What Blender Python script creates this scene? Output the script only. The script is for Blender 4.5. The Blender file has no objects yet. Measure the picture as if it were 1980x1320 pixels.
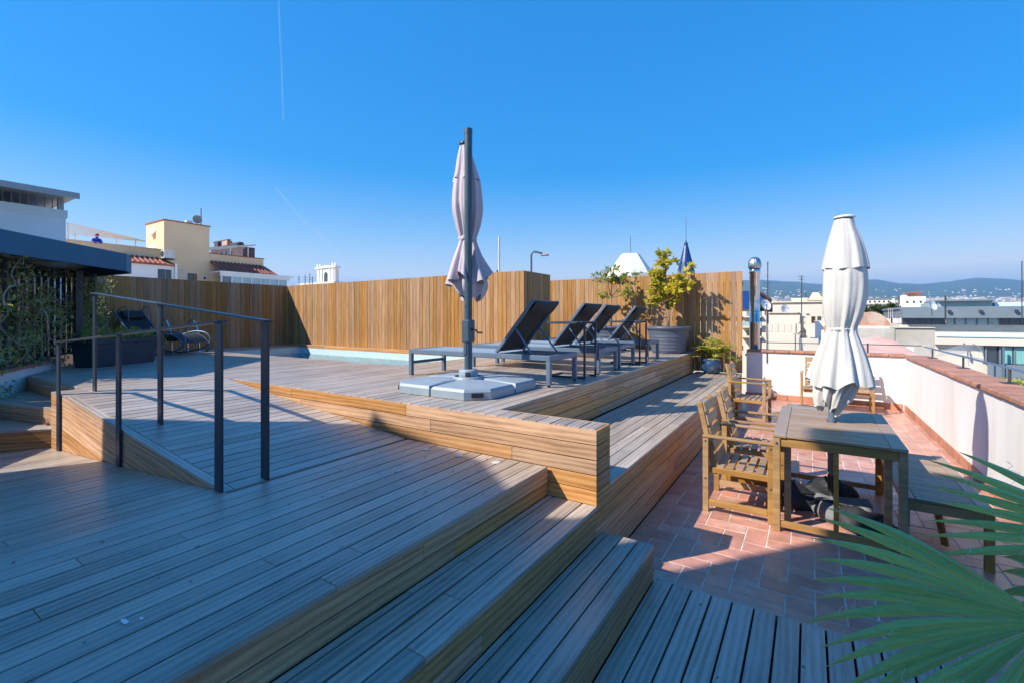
import bpy, bmesh, math, random
from mathutils import Vector, Matrix
R = math.radians
sc = bpy.context.scene
COL = sc.collection
# ------------------------------------------------------------------ camera
YAW = R(32.85); FPX = 891.0; CXP, CYP = 990.0, 615.0; EYE = 1.75
cam_d = bpy.data.cameras.new('camera'); cam = bpy.data.objects.new('camera', cam_d); COL.objects.link(cam)
cam.location = (0, 0, EYE); cam.rotation_euler = (R(90), 0, YAW)
cam_d.sensor_fit = 'HORIZONTAL'; cam_d.sensor_width = 36.0; cam_d.lens = FPX / 1980 * 36
cam_d.shift_y = -(660 - CYP) / 1980.0
cam_d.clip_start = 0.05; cam_d.clip_end = 30000
sc.camera = cam
FWD = Vector((-math.sin(YAW), math.cos(YAW), 0)); RGT = Vector((math.cos(YAW), math.sin(YAW), 0))
def at(px, py, d):
    """world point seen at photo pixel (px, py) at depth d metres"""
    return Vector((0, 0, EYE)) + FWD * d + RGT * ((px - CXP) / FPX * d) + Vector((0, 0, -(py - CYP) / FPX * d))
# ------------------------------------------------------------------ sky, sun, exposure
SUN_TO = Vector((0.71, 0.90, -1.0)).normalized()          # light travels this way
ELEV = math.asin(-SUN_TO.z); AZ = math.atan2(-SUN_TO.x, -SUN_TO.y)
world = bpy.data.worlds.new('World'); sc.world = world; world.use_nodes = True
wn = world.node_tree; wn.nodes.clear()
w_out = wn.nodes.new('ShaderNodeOutputWorld'); w_bg = wn.nodes.new('ShaderNodeBackground')
SKY_S = (3.7, -1.41); SKY_V = 2.12
sky = wn.nodes.new('ShaderNodeTexSky'); sky.sky_type = 'NISHITA'; sky.sun_disc = False
sky.sun_elevation = ELEV; sky.sun_rotation = AZ; sky.altitude = 60; sky.air_density = 1.0; sky.dust_density = 0.15; sky.ozone_density = 3.0
# one colour curve over the whole sky: deeper and more saturated blue, gentler brightness range
sep = wn.nodes.new('ShaderNodeSeparateColor'); sep.mode = 'HSV'; com = wn.nodes.new('ShaderNodeCombineColor'); com.mode = 'HSV'
def wm(op, a, b, clampit=False):
    m = wn.nodes.new('ShaderNodeMath'); m.operation = op; m.use_clamp = clampit
    for k, v in enumerate((a, b)):
        if isinstance(v, (int, float)): m.inputs[k].default_value = v
        else: wn.links.new(v, m.inputs[k])
    return m.outputs[0]
wn.links.new(sky.outputs[0], sep.inputs[0])
wn.links.new(wm('ADD', sep.outputs[0], 0.001), com.inputs[0])
wn.links.new(wm('ADD', wm('MULTIPLY', sep.outputs[1], SKY_S[0]), SKY_S[1], True), com.inputs[1])
wn.links.new(wm('MULTIPLY', wm('POWER', sep.outputs[2], 0.44), SKY_V), com.inputs[2])
w_bg.inputs['Strength'].default_value = 0.125
wn.links.new(com.outputs[0], w_bg.inputs['Color'])
wn.links.new(w_bg.outputs[0], w_out.inputs['Surface'])
sun_d = bpy.data.lights.new('sun', 'SUN'); sun_d.energy = 4.5; sun_d.angle = R(0.5); sun_d.color = (1.0, 0.92, 0.80)
sun = bpy.data.objects.new('sun', sun_d); COL.objects.link(sun)
sun.rotation_euler = SUN_TO.to_track_quat('-Z', 'Y').to_euler(); sun.location = (-20, -30, 40)
vs = sc.view_settings; vs.view_transform = 'Standard'; vs.look = 'None'; vs.gamma = 1.0; vs.use_curve_mapping = False; vs.exposure = 0.92
cy = sc.cycles
cy.use_denoising = True; cy.max_bounces = 8; cy.diffuse_bounces = 4; cy.glossy_bounces = 4; cy.transparent_max_bounces = 24; cy.volume_bounces = 0
cy.caustics_reflective = False; cy.caustics_refractive = False

# ------------------------------------------------------------------ materials
def _nt(name):
    m = bpy.data.materials.new(name); m.use_nodes = True; nt = m.node_tree
    return m, nt, nt.nodes['Principled BSDF']
def N(nt, t, **kw):
    n = nt.nodes.new(t)
    for k, v in kw.items():
        if k in n.inputs: n.inputs[k].default_value = v
        else: setattr(n, k, v)
    return n
def objvec(nt, scale=(1, 1, 1), seed=True):
    tc = N(nt, 'ShaderNodeTexCoord'); oi = N(nt, 'ShaderNodeObjectInfo')
    mul = N(nt, 'ShaderNodeMath', operation='MULTIPLY'); nt.links.new(oi.outputs['Random'], mul.inputs[0]); mul.inputs[1].default_value = 53.0 if seed else 0.0
    add = N(nt, 'ShaderNodeVectorMath', operation='ADD'); nt.links.new(tc.outputs['Object'], add.inputs[0]); nt.links.new(mul.outputs[0], add.inputs[1])
    mp = N(nt, 'ShaderNodeMapping'); mp.inputs['Scale'].default_value = scale; nt.links.new(add.outputs[0], mp.inputs['Vector'])
    return mp.outputs[0], oi.outputs['Random']
def ramp(nt, fac, stops):
    r = N(nt, 'ShaderNodeValToRGB'); nt.links.new(fac, r.inputs[0]); el = r.color_ramp.elements
    while len(el) < len(stops): el.new(0.5)
    for e, (p, c) in zip(el, stops): e.position = p; e.color = (*c, 1)
    return r.outputs[0]
def mathn(nt, op, a, b):
    m = N(nt, 'ShaderNodeMath', operation=op)
    for i, v in enumerate((a, b)):
        if isinstance(v, (int, float)): m.inputs[i].default_value = v
        else: nt.links.new(v, m.inputs[i])
    return m.outputs[0]
def bump(nt, h, bs, strength, dist=0.01):
    b = N(nt, 'ShaderNodeBump'); b.inputs['Strength'].default_value = strength; b.inputs['Distance'].default_value = dist
    nt.links.new(h, b.inputs['Height']); nt.links.new(b.outputs[0], bs.inputs['Normal'])
def wood(name, stops, rough=0.5, spread=0.35, bmp=0.25, band=0.35, sc_=1.0, spec=0.5, stain=None):
    """grain along the piece's own X axis; each piece gets its own offset and tone"""
    m, nt, bs = _nt(name)
    v, rnd = objvec(nt, (1.1 * sc_, 11 * sc_, 11 * sc_))
    n1 = N(nt, 'ShaderNodeTexNoise', Scale=1.6, Detail=6.0, Roughness=0.6); nt.links.new(v, n1.inputs['Vector'])
    v2, _ = objvec(nt, (0.55 * sc_, 5 * sc_, 5 * sc_))
    wv = N(nt, 'ShaderNodeTexWave', wave_type='BANDS', bands_direction='Y', Scale=1.7, Distortion=7.0, Detail=3.0); wv.inputs['Detail Scale'].default_value = 0.9
    nt.links.new(v2, wv.inputs['Vector'])
    v3, _ = objvec(nt, (7 * sc_, 230 * sc_, 230 * sc_))
    n3 = N(nt, 'ShaderNodeTexNoise', Scale=1.0, Detail=3.0, Roughness=0.7); nt.links.new(v3, n3.inputs['Vector'])
    f = mathn(nt, 'ADD', mathn(nt, 'MULTIPLY', n1.outputs[0], 0.55 - band * 0.5), mathn(nt, 'ADD', mathn(nt, 'MULTIPLY', wv.outputs[0], band * 0.5), mathn(nt, 'MULTIPLY', n3.outputs[0], 0.45)))
    c = ramp(nt, f, stops)
    br = mathn(nt, 'ADD', mathn(nt, 'MULTIPLY', rnd, spread), 1.0 - spread / 2)
    hsv = N(nt, 'ShaderNodeHueSaturation'); nt.links.new(c, hsv.inputs['Color']); nt.links.new(br, hsv.inputs['Value'])
    r2 = mathn(nt, 'FRACT', mathn(nt, 'MULTIPLY', rnd, 7.31), 0)
    nt.links.new(mathn(nt, 'ADD', mathn(nt, 'MULTIPLY', r2, 0.35), 0.83), hsv.inputs['Saturation'])
    col = hsv.outputs[0]
    if stain:
        g = N(nt, 'ShaderNodeNewGeometry'); ns = N(nt, 'ShaderNodeTexNoise', Scale=stain[1], Detail=5.0, Roughness=0.65); nt.links.new(g.outputs['Position'], ns.inputs['Vector'])
        fm = ramp(nt, ns.outputs[0], [(0.42, (0, 0, 0)), (0.68, (1, 1, 1))])
        mx = N(nt, 'ShaderNodeMix', data_type='RGBA'); nt.links.new(mathn(nt, 'MULTIPLY', fm, stain[2]), mx.inputs[0]); nt.links.new(col, mx.inputs[6]); mx.inputs[7].default_value = (*stain[0], 1); col = mx.outputs[2]
    nt.links.new(col, bs.inputs['Base Color'])
    bs.inputs['Specular IOR Level'].default_value = spec
    rr = mathn(nt, 'ADD', mathn(nt, 'MULTIPLY', n1.outputs[0], 0.22), rough - 0.11); nt.links.new(rr, bs.inputs['Roughness'])
    bump(nt, f, bs, bmp, 0.004)
    return m
def pm(name, col, rough=0.6, metal=0.0, var=0.15, scale=6.0, bmp=0.05, bscale=80.0, spec=0.5, col2=None, rnd_spread=0.0, c2range=(0.45, 0.7), sub=0.0, streak=None):
    m, nt, bs = _nt(name)
    v, rnd = objvec(nt, streak or (1, 1, 1))
    n1 = N(nt, 'ShaderNodeTexNoise', Scale=scale, Detail=6.0, Roughness=0.6); nt.links.new(v, n1.inputs['Vector'])
    lo = tuple(c * (1 - var) for c in col); hi = tuple(min(1, c * (1 + var)) for c in col)
    c = ramp(nt, n1.outputs[0], [(0.3, lo), (0.7, hi)])
    if col2:
        n2 = N(nt, 'ShaderNodeTexNoise', Scale=scale * 0.6, Detail=8.0, Roughness=0.65); nt.links.new(v, n2.inputs['Vector'])
        f = ramp(nt, n2.outputs[0], [(c2range[0], (0, 0, 0)), (c2range[1], (1, 1, 1))])
        mx = N(nt, 'ShaderNodeMix', data_type='RGBA'); nt.links.new(f, mx.inputs[0]); nt.links.new(c, mx.inputs[6]); mx.inputs[7].default_value = (*col2, 1); c = mx.outputs[2]
    if rnd_spread:
        hsv = N(nt, 'ShaderNodeHueSaturation'); nt.links.new(c, hsv.inputs['Color'])
        nt.links.new(mathn(nt, 'ADD', mathn(nt, 'MULTIPLY', rnd, rnd_spread), 1 - rnd_spread / 2), hsv.inputs['Value']); c = hsv.outputs[0]
    nt.links.new(c, bs.inputs['Base Color'])
    bs.inputs['Metallic'].default_value = metal; bs.inputs['Specular IOR Level'].default_value = spec
    nt.links.new(mathn(nt, 'ADD', mathn(nt, 'MULTIPLY', n1.outputs[0], 0.2), rough - 0.1), bs.inputs['Roughness'])
    if bmp:
        nb = N(nt, 'ShaderNodeTexNoise', Scale=bscale, Detail=4.0, Roughness=0.6); nt.links.new(v, nb.inputs['Vector'])
        bump(nt, nb.outputs[0], bs, bmp, 0.01)
    return m
def leafmat(name, c1, c2, rough=0.45, trans=0.35, streak=(1, 1, 1), scale=4.0, spread=0.3):
    m = pm(name, c1, rough, var=0.2, scale=scale, bmp=0.0, col2=c2, c2range=(0.4, 0.62), rnd_spread=spread, streak=streak)
    nt = m.node_tree; bs = nt.nodes['Principled BSDF']
    tr = N(nt, 'ShaderNodeBsdfTranslucent'); mix = N(nt, 'ShaderNodeMixShader'); mix.inputs[0].default_value = trans
    src = bs.inputs['Base Color'].links[0].from_socket
    nt.links.new(src, tr.inputs['Color']); out = nt.nodes['Material Output']
    nt.links.new(bs.outputs[0], mix.inputs[1]); nt.links.new(tr.outputs[0], mix.inputs[2]); nt.links.new(mix.outputs[0], out.inputs['Surface'])
    return m
M = {}
M['deck'] = wood('weathered_deck_wood', [(0.32, (.17, .12, .09)), (0.5, (.36, .293, .235)), (0.68, (.50, .428, .365))], rough=0.36, spread=0.46, bmp=0.6, band=0.28, spec=0.8, stain=((.46, .40, .345), 1.3, 0.6))
M['riser'] = wood('oiled_riser_wood', [(0.27, (.19, .08, .035)), (0.5, (.485, .258, .12)), (0.75, (.65, .415, .22))], rough=0.58, spread=0.4, bmp=0.6, band=0.30)
M['fence'] = wood('fence_board_wood', [(0.30, (.19, .09, .035)), (0.5, (.355, .185, .07)), (0.72, (.51, .315, .145))], rough=0.6, spread=0.36, bmp=0.25, band=0.2, sc_=0.9)
M['furniture'] = wood('acacia_furniture_wood', [(0.25, (.20, .105, .035)), (0.5, (.36, .205, .075)), (0.75, (.50, .31, .13))], rough=0.45, spread=0.2, bmp=0.15, band=0.3, sc_=1.4)
M['slatgrey'] = wood('greyed_slat_wood', [(0.28, (.17, .105, .055)), (0.5, (.33, .22, .13)), (0.72, (.46, .34, .22))], rough=0.42, spread=0.2, bmp=0.2, band=0.25, sc_=1.4)
M['steel'] = pm('dark_painted_steel', (.02, .032, .048), 0.38, var=.12, scale=10, bmp=0.02, bscale=300)
M['frame'] = pm('blue_grey_aluminium', (.11, .16, .225), 0.42, metal=0.15, var=.08, scale=6, bmp=0.01)
M['tableframe'] = pm('dark_grey_aluminium', (.05, .062, .08), 0.4, metal=0.3, var=.1)
M['sling'] = pm('black_mesh_sling', (.024, .026, .03), 0.75, var=.3, scale=60, bmp=0.25, bscale=500)
M['slinglight'] = pm('blue_grey_sling', (.23, .295, .36), 0.6, var=.1, scale=40, bmp=0.2, bscale=500)
M['slinggrey'] = pm('grey_beige_sling', (.26, .26, .235), 0.8, var=.15, scale=60, bmp=0.3, bscale=400)
M['plastic'] = pm('grey_plastic', (.25, .305, .355), 0.45, var=.07, scale=5, bmp=0.05, bscale=200)
M['pole'] = pm('slate_blue_pole_paint', (.045, .08, .11), 0.4, var=.1, bmp=0.01)
M['black'] = pm('black_rubber', (.012, .012, .013), 0.5, bmp=0.02)
M['mauve'] = pm('pale_mauve_canvas', (.47, .41, .455), 0.85, var=.06, scale=3, bmp=0.5, bscale=22, streak=(1, 1, .35))
M['white_canvas'] = pm('off_white_canvas', (.54, .525, .50), 0.85, var=.05, scale=3, bmp=0.5, bscale=22, streak=(1, 1, .35), col2=(.46, .435, .395), c2range=(.55, .85))
M['stucco'] = pm('white_stucco', (.745, .74, .725), 0.85, var=.06, scale=1.6, bmp=0.35, bscale=120, col2=(.64, .61, .56), c2range=(.50, .76), streak=(1.6, 1.6, .35))
M['terracotta'] = pm('terracotta_floor_tile', (.49, .23, .165), 0.34, var=.25, scale=5, bmp=0.12, bscale=40, spec=0.8, col2=(.62, .44, .37), c2range=(.52, .74), rnd_spread=0.3)
M['coping'] = pm('terracotta_coping', (.42, .19, .115), 0.6, var=.25, scale=6, bmp=0.15, bscale=60, col2=(.40, .25, .19), c2range=(.5, .75), rnd_spread=0.3)
M['grout'] = pm('pale_grout', (.60, .53, .47), 0.9, var=.3, scale=8, bmp=0.3, bscale=90)
M['chrome'] = pm('polished_steel', (.62, .63, .65), 0.12, metal=1.0, var=.05, bmp=0.0)
M['cowl'] = pm('brushed_steel', (.50, .50, .51), 0.3, metal=1.0, var=.1, bmp=0.0)
M['bag'] = pm('black_nylon', (.018, .020, .026), 0.7, var=.3, scale=8, bmp=0.3, bscale=30)
M['baggrey'] = pm('grey_nylon', (.17, .18, .185), 0.75, var=.2, scale=8, bmp=0.3, bscale=30)
M['potgrey'] = pm('blue_grey_plastic_pot', (.085, .105, .145), 0.45, var=.1, scale=5, bmp=0.03)
M['planter'] = pm('dark_resin_planter', (.028, .05, .07), 0.6, var=.25, scale=6, bmp=0.05, col2=(.05, .075, .11), spec=0.3)
M['bluepot'] = pm('blue_glazed_ceramic', (.02, .05, .12), 0.22, var=.4, scale=9, bmp=0.05, bscale=20, col2=(.12, .13, .15), c2range=(.58, .7), spec=0.5)
M['soil'] = pm('potting_soil', (.045, .032, .022), 0.95, bmp=0.6, bscale=40)
M['bark'] = pm('grey_bark', (.20, .17, .135), 0.85, var=.3, scale=18, bmp=0.4, bscale=60)
M['vine_bark'] = pm('pale_vine_bark', (.30, .26, .21), 0.8, var=.3, scale=18, bmp=0.3, bscale=60)
M['leaf_yellow'] = leafmat('yellow_green_leaf', (.74, .63, .085), (.54, .53, .06), trans=0.5)
M['leaf_citrus'] = leafmat('citrus_leaf', (.22, .30, .05), (.46, .46, .07), trans=0.45)
M['leaf_bright'] = leafmat('bright_shrub_leaf', (.36, .46, .06), (.62, .56, .12), trans=0.45)
M['leaf_vine'] = leafmat('vine_leaf', (.30, .40, .10), (.55, .52, .18), trans=0.45)
M['leaf_tree'] = leafmat('dark_tree_leaf', (.045, .085, .02), (.10, .13, .03), trans=0.3)
M['palm'] = leafmat('fan_palm_leaf', (.30, .52, .19), (.43, .58, .19), rough=0.36, trans=0.35, streak=(.8, 60, 60), scale=3, spread=0.25)
M['palm_old'] = leafmat('fan_palm_leaf_yellowing', (.16, .20, .05), (.25, .23, .06), rough=0.45, trans=0.3, streak=(1.5, 30, 30), scale=3)
def tipped(m, x0, x1, col):
    nt = m.node_tree; bs = nt.nodes['Principled BSDF']; src = bs.inputs['Base Color'].links[0].from_socket
    tc = N(nt, 'ShaderNodeTexCoord'); sx = N(nt, 'ShaderNodeSeparateXYZ'); nt.links.new(tc.outputs['Object'], sx.inputs[0]); mr = N(nt, 'ShaderNodeMapRange'); nt.links.new(sx.outputs[0], mr.inputs[0]); mr.inputs[1].default_value = x0; mr.inputs[2].default_value = x1
    mx = N(nt, 'ShaderNodeMix', data_type='RGBA'); nt.links.new(mr.outputs[0], mx.inputs[0]); nt.links.new(src, mx.inputs[6]); mx.inputs[7].default_value = (*col, 1)
    for n in nt.nodes:
        if n.type in ('BSDF_PRINCIPLED', 'BSDF_TRANSLUCENT'): nt.links.new(mx.outputs[2], n.inputs[0])
tipped(M['palm'], .52, .68, (.46, .42, .12)); tipped(M['palm_old'], .45, .65, (.40, .30, .12))
M['fibre'] = pm('white_palm_fibre', (.6, .58, .5), 0.8, bmp=0)
M['orange'] = pm('orange_fruit_skin', (.65, .24, .02), 0.45, bmp=0.1, bscale=90)
M['red_flower'] = pm('red_flower', (.55, .05, .03), 0.6, bmp=0)
M['lightdisc'] = pm('frosted_light_lens', (.55, .52, .48), 0.4, bmp=0)
# far buildings
M['b_blue'] = pm('blue_grey_render', (.52, .70, .82), 0.9, var=.06, scale=0.8, bmp=0.2, bscale=30)
M['b_beige'] = pm('beige_render', (.80, .57, .35), 0.9, var=.08, scale=0.5, bmp=0.2, bscale=20, col2=(.73, .51, .30), c2range=(.5, .8))
M['b_beige_light'] = pm('pale_beige_render', (.68, .57, .43), 0.9, var=.08, scale=0.5, bmp=0.15, bscale=20)
M['b_cream'] = pm('cream_render', (.64, .575, .49), 0.9, var=.06, scale=0.4, bmp=0.15, bscale=15, col2=(.55, .48, .40), c2range=(.5, .8))
M['b_grey'] = pm('stained_cement', (.40, .37, .325), 0.95, var=.15, scale=0.7, bmp=0.35, bscale=12, col2=(.58, .55, .50), c2range=(.45, .65))
M['b_white'] = pm('white_paint', (.78, .77, .75), 0.8, var=.05, scale=1, bmp=0.05)
M['b_brick'] = pm('old_brick', (.42, .215, .135), 0.9, var=.3, scale=1.5, bmp=0.5, bscale=14, col2=(.55, .45, .38), c2range=(.45, .65))
M['b_darkbrick'] = pm('dark_brick', (.075, .055, .06), 0.9, var=.4, scale=1.5, bmp=0.4, bscale=10)
M['b_redtile'] = pm('red_roof_tile', (.30, .095, .06), 0.8, var=.25, scale=1.5, bmp=0.4, bscale=12, streak=(1, 1, 1))
M['b_pink'] = pm('faded_pink_roofing', (.55, .33, .28), 0.9, var=.15, scale=1, bmp=0.3, bscale=20, col2=(.62, .45, .40))
M['b_slate'] = pm('blue_grey_cladding', (.165, .205, .245), 0.5, var=.06, scale=1, bmp=0.02)
M['b_green'] = pm('pale_green_cladding', (.33, .41, .40), 0.5, var=.06, scale=1, bmp=0.02)
M['glass'] = pm('window_glass', (.03, .045, .06), 0.08, var=.2, scale=0.8, bmp=0.0, spec=0.9)
M['glasslight'] = pm('curtained_glass', (.35, .47, .50), 0.15, var=.2, scale=2, bmp=0.0, spec=0.8)
M['curtain'] = pm('teal_curtain', (.17, .42, .40), 0.8, var=.25, scale=4, bmp=0.0, streak=(6, 6, .4))
M['awning'] = pm('white_slat_aluminium', (.62, .60, .56), 0.5, bmp=0.0)
M['spire'] = pm('blue_glazed_spire_tile', (.012, .04, .15), 0.22, var=.4, scale=6, bmp=0.3, bscale=12)
M['dish'] = pm('dish_white', (.72, .72, .72), 0.5, bmp=0.0)
M['perf'] = pm('dark_blue_canopy_paint', (.025, .125, .22), 0.55, var=.1, scale=2, bmp=0.03, spec=0.25)
M['metalroof'] = pm('galvanised_sheet', (.30, .33, .35), 0.4, metal=0.5, var=.1, scale=1, bmp=0.02)
M['skin'] = pm('skin', (.45, .27, .19), 0.6, bmp=0); M['bluejumper'] = pm('royal_blue_cotton', (.02, .04, .42), 0.8, bmp=0.1); M['redcap'] = pm('red_cap_cotton', (.30, .02, .025), 0.8, bmp=0.1)
M['darkcloth'] = pm('dark_trousers', (.03, .03, .04), 0.9, bmp=0.1)
M['contrail'] = None
# mosaic for the pool
def mosaic(name, c1, c2, cm):
    m, nt, bs = _nt(name); tc = N(nt, 'ShaderNodeTexCoord'); mp = N(nt, 'ShaderNodeMapping')
    mp.inputs['Scale'].default_value = (1, 1, 1); nt.links.new(tc.outputs['UV'], mp.inputs[0])
    b = N(nt, 'ShaderNodeTexBrick'); b.offset = 0.0; b.inputs['Scale'].default_value = 20.0; b.inputs['Brick Width'].default_value = 0.5; b.inputs['Row Height'].default_value = 0.5
    b.inputs['Mortar Size'].default_value = 0.03; b.inputs['Color1'].default_value = (*c1, 1); b.inputs['Color2'].default_value = (*c2, 1); b.inputs['Mortar'].default_value = (*cm, 1)
    nt.links.new(mp.outputs[0], b.inputs['Vector']); nt.links.new(b.outputs[0], bs.inputs['Base Color']); bs.inputs['Roughness'].default_value = 0.25
    return m
M['mosaic'] = mosaic('pale_blue_mosaic', (.40, .64, .70), (.54, .73, .78), (.70, .78, .80))
def watermat():
    m, nt, bs = _nt('pool_water'); nt.nodes.remove(bs); out = nt.nodes['Material Output']
    tr = N(nt, 'ShaderNodeBsdfTransparent'); tr.inputs[0].default_value = (.34, .78, .88, 1)
    gl = N(nt, 'ShaderNodeBsdfGlossy'); gl.inputs['Roughness'].default_value = 0.02; gl.inputs['Color'].default_value = (1, 1, 1, 1)
    fr = N(nt, 'ShaderNodeFresnel'); fr.inputs[0].default_value = 1.33
    g = N(nt, 'ShaderNodeNewGeometry'); n = N(nt, 'ShaderNodeTexNoise', Scale=3.2, Detail=3.0); nt.links.new(g.outputs['Position'], n.inputs['Vector'])
    b = N(nt, 'ShaderNodeBump'); b.inputs['Strength'].default_value = 0.25; b.inputs['Distance'].default_value = 0.03; nt.links.new(n.outputs[0], b.inputs['Height'])
    nt.links.new(b.outputs[0], fr.inputs['Normal']); nt.links.new(b.outputs[0], gl.inputs['Normal'])
    mx = N(nt, 'ShaderNodeMixShader'); nt.links.new(fr.outputs[0], mx.inputs[0]); nt.links.new(tr.outputs[0], mx.inputs[1]); nt.links.new(gl.outputs[0], mx.inputs[2])
    nt.links.new(mx.outputs[0], out.inputs['Surface']); return m
M['water'] = watermat()
def contrailmat():
    m, nt, bs = _nt('contrail_vapour'); out = nt.nodes['Material Output']; tr = N(nt, 'ShaderNodeBsdfTransparent')
    bs.inputs['Base Color'].default_value = (.85, .87, .9, 1); bs.inputs['Roughness'].default_value = 1.0
    tc = N(nt, 'ShaderNodeTexCoord'); n = N(nt, 'ShaderNodeTexNoise', Scale=0.004, Detail=4.0); nt.links.new(tc.outputs['Object'], n.inputs['Vector'])
    oi = N(nt, 'ShaderNodeObjectInfo')
    a = mathn(nt, 'MULTIPLY', ramp(nt, n.outputs[0], [(0.25, (.2, .2, .2)), (0.7, (1, 1, 1))]), 0.11)
    mx = N(nt, 'ShaderNodeMixShader'); nt.links.new(a, mx.inputs[0]); nt.links.new(tr.outputs[0], mx.inputs[1]); nt.links.new(bs.outputs[0], mx.inputs[2]); nt.links.new(mx.outputs[0], out.inputs['Surface']); return m
M['contrail'] = contrailmat()

# ------------------------------------------------------------------ object helpers
def tag(o, label=None, cat=None, group=None, kind=None):
    if label: o['label'] = label
    if cat: o['category'] = cat
    if group: o['group'] = group
    if kind: o['kind'] = kind
    return o
def thing(name, loc=(0, 0, 0), label=None, cat=None, group=None, kind=None, rz=0.0):
    o = bpy.data.objects.new(name, None); COL.objects.link(o); o.empty_display_size = 0.1
    o.location = loc; o.rotation_euler = (0, 0, rz)
    return tag(o, label, cat, group, kind)
def link(name, me, mat=None, parent=None, matrix=None):
    if mat and not me.materials: me.materials.append(mat)
    o = bpy.data.objects.new(name, me); COL.objects.link(o)
    if parent: o.parent = parent
    if matrix is not None: o.matrix_local = matrix
    return o
def copy_tree(o, parent=None):
    c = o.copy(); COL.objects.link(c)
    if parent: c.parent = parent
    for ch in [x for x in bpy.data.objects if x.parent == o]: copy_tree(ch, c)
    return c
class MB:
    def __init__(s): s.v = []; s.f = []
    def add(s, vs, fs):
        k = len(s.v); s.v += [tuple(p) for p in vs]; s.f += [tuple(i + k for i in f) for f in fs]; return s
    def box(s, c, d, b=0.0, mtx=None):
        hx, hy, hz = d[0] / 2, d[1] / 2, d[2] / 2; vs = []; fs = []
        b = min(b, hx * .45, hy * .45, hz * .45)
        if b <= 0:
            vs = [(x, y, z) for x in (-hx, hx) for y in (-hy, hy) for z in (-hz, hz)]
            fs = [(0, 1, 3, 2), (4, 6, 7, 5), (0, 4, 5, 1), (2, 3, 7, 6), (0, 2, 6, 4), (1, 5, 7, 3)]
        else:
            idx = {}
            for sx in (-1, 1):
                for sy in (-1, 1):
                    for sz in (-1, 1):
                        for a, p in enumerate(((sx * hx, sy * (hy - b), sz * (hz - b)), (sx * (hx - b), sy * hy, sz * (hz - b)), (sx * (hx - b), sy * (hy - b), sz * hz))):
                            idx[(sx, sy, sz, a)] = len(vs); vs.append(p)
            def q(*ks):
                pts = [Vector(vs[i]) for i in ks]; n = (pts[1] - pts[0]).cross(pts[2] - pts[0]); cen = sum(pts, Vector()) / len(pts)
                fs.append(tuple(ks) if n.dot(cen) > 0 else tuple(reversed(ks)))
            for sg in (-1, 1):
                q(*[idx[(sg, y, z, 0)] for y, z in ((-1, -1), (1, -1), (1, 1), (-1, 1))])
                q(*[idx[(x, sg, z, 1)] for x, z in ((-1, -1), (1, -1), (1, 1), (-1, 1))])
                q(*[idx[(x, y, sg, 2)] for x, y in ((-1, -1), (1, -1), (1, 1), (-1, 1))])
            for s1 in (-1, 1):
                for s2 in (-1, 1):
                    q(idx[(s1, s2, -1, 0)], idx[(s1, s2, 1, 0)], idx[(s1, s2, 1, 1)], idx[(s1, s2, -1, 1)])
                    q(idx[(s1, -1, s2, 0)], idx[(s1, 1, s2, 0)], idx[(s1, 1, s2, 2)], idx[(s1, -1, s2, 2)])
                    q(idx[(-1, s1, s2, 1)], idx[(1, s1, s2, 1)], idx[(1, s1, s2, 2)], idx[(-1, s1, s2, 2)])
                    for s3 in (-1, 1): q(idx[(s1, s2, s3, 0)], idx[(s1, s2, s3, 1)], idx[(s1, s2, s3, 2)])
        c = Vector(c)
        vs = [(mtx @ Vector(p) if mtx is not None else Vector(p)) + c for p in vs]
        return s.add(vs, fs)
    def beam(s, p0, p1, w, h, b=0.0, up=(0, 0, 1)):
        """box from p0 to p1, w across, h along up"""
        p0 = Vector(p0); p1 = Vector(p1); x = (p1 - p0); L = x.length; x.normalize(); u = Vector(up)
        y = u.cross(x)
        if y.length < 1e-4: y = Vector((0, 1, 0)).cross(x)
        y.normalize(); z = x.cross(y); m3 = Matrix((x, y, z)).transposed()
        return s.box((p0 + p1) / 2, (L, w, h), b, m3)
    def tube(s, pts, rad, n=8, cap=True):
        pts = [Vector(p) for p in pts]; rs = rad if isinstance(rad, (list, tuple)) else [rad] * len(pts)
        prev = None; vs = []
        for i, p in enumerate(pts):
            t = (pts[min(i + 1, len(pts) - 1)] - pts[max(i - 1, 0)]).normalized()
            if prev is None: a = t.orthogonal().normalized()
            else: a = (prev - t * prev.dot(t)); a = a.normalized() if a.length > 1e-6 else t.orthogonal().normalized()
            prev = a; b2 = t.cross(a)
            for k in range(n):
                an = 2 * math.pi * k / n; vs.append(p + (a * math.cos(an) + b2 * math.sin(an)) * rs[i])
        fs = []
        for i in range(len(pts) - 1):
            for k in range(n): fs.append((i * n + k, i * n + (k + 1) % n, (i + 1) * n + (k + 1) % n, (i + 1) * n + k))
        if cap: fs.append(tuple(reversed(range(n)))); fs.append(tuple((len(pts) - 1) * n + k for k in range(n)))
        return s.add(vs, fs)
    def lathe(s, prof, n=24, c=(0, 0, 0), cap0=False, cap1=False, fn=None):
        vs = []; fs = []
        for i, (r, z) in enumerate(prof):
            for k in range(n):
                a = 2 * math.pi * k / n; rr = r if fn is None else fn(r, z, a)
                vs.append((c[0] + rr * math.cos(a), c[1] + rr * math.sin(a), c[2] + z))
        for i in range(len(prof) - 1):
            for k in range(n): fs.append((i * n + k, i * n + (k + 1) % n, (i + 1) * n + (k + 1) % n, (i + 1) * n + k))
        if cap0: fs.append(tuple(reversed(range(n))))
        if cap1: fs.append(tuple((len(prof) - 1) * n + k for k in range(n)))
        return s.add(vs, fs)
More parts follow.
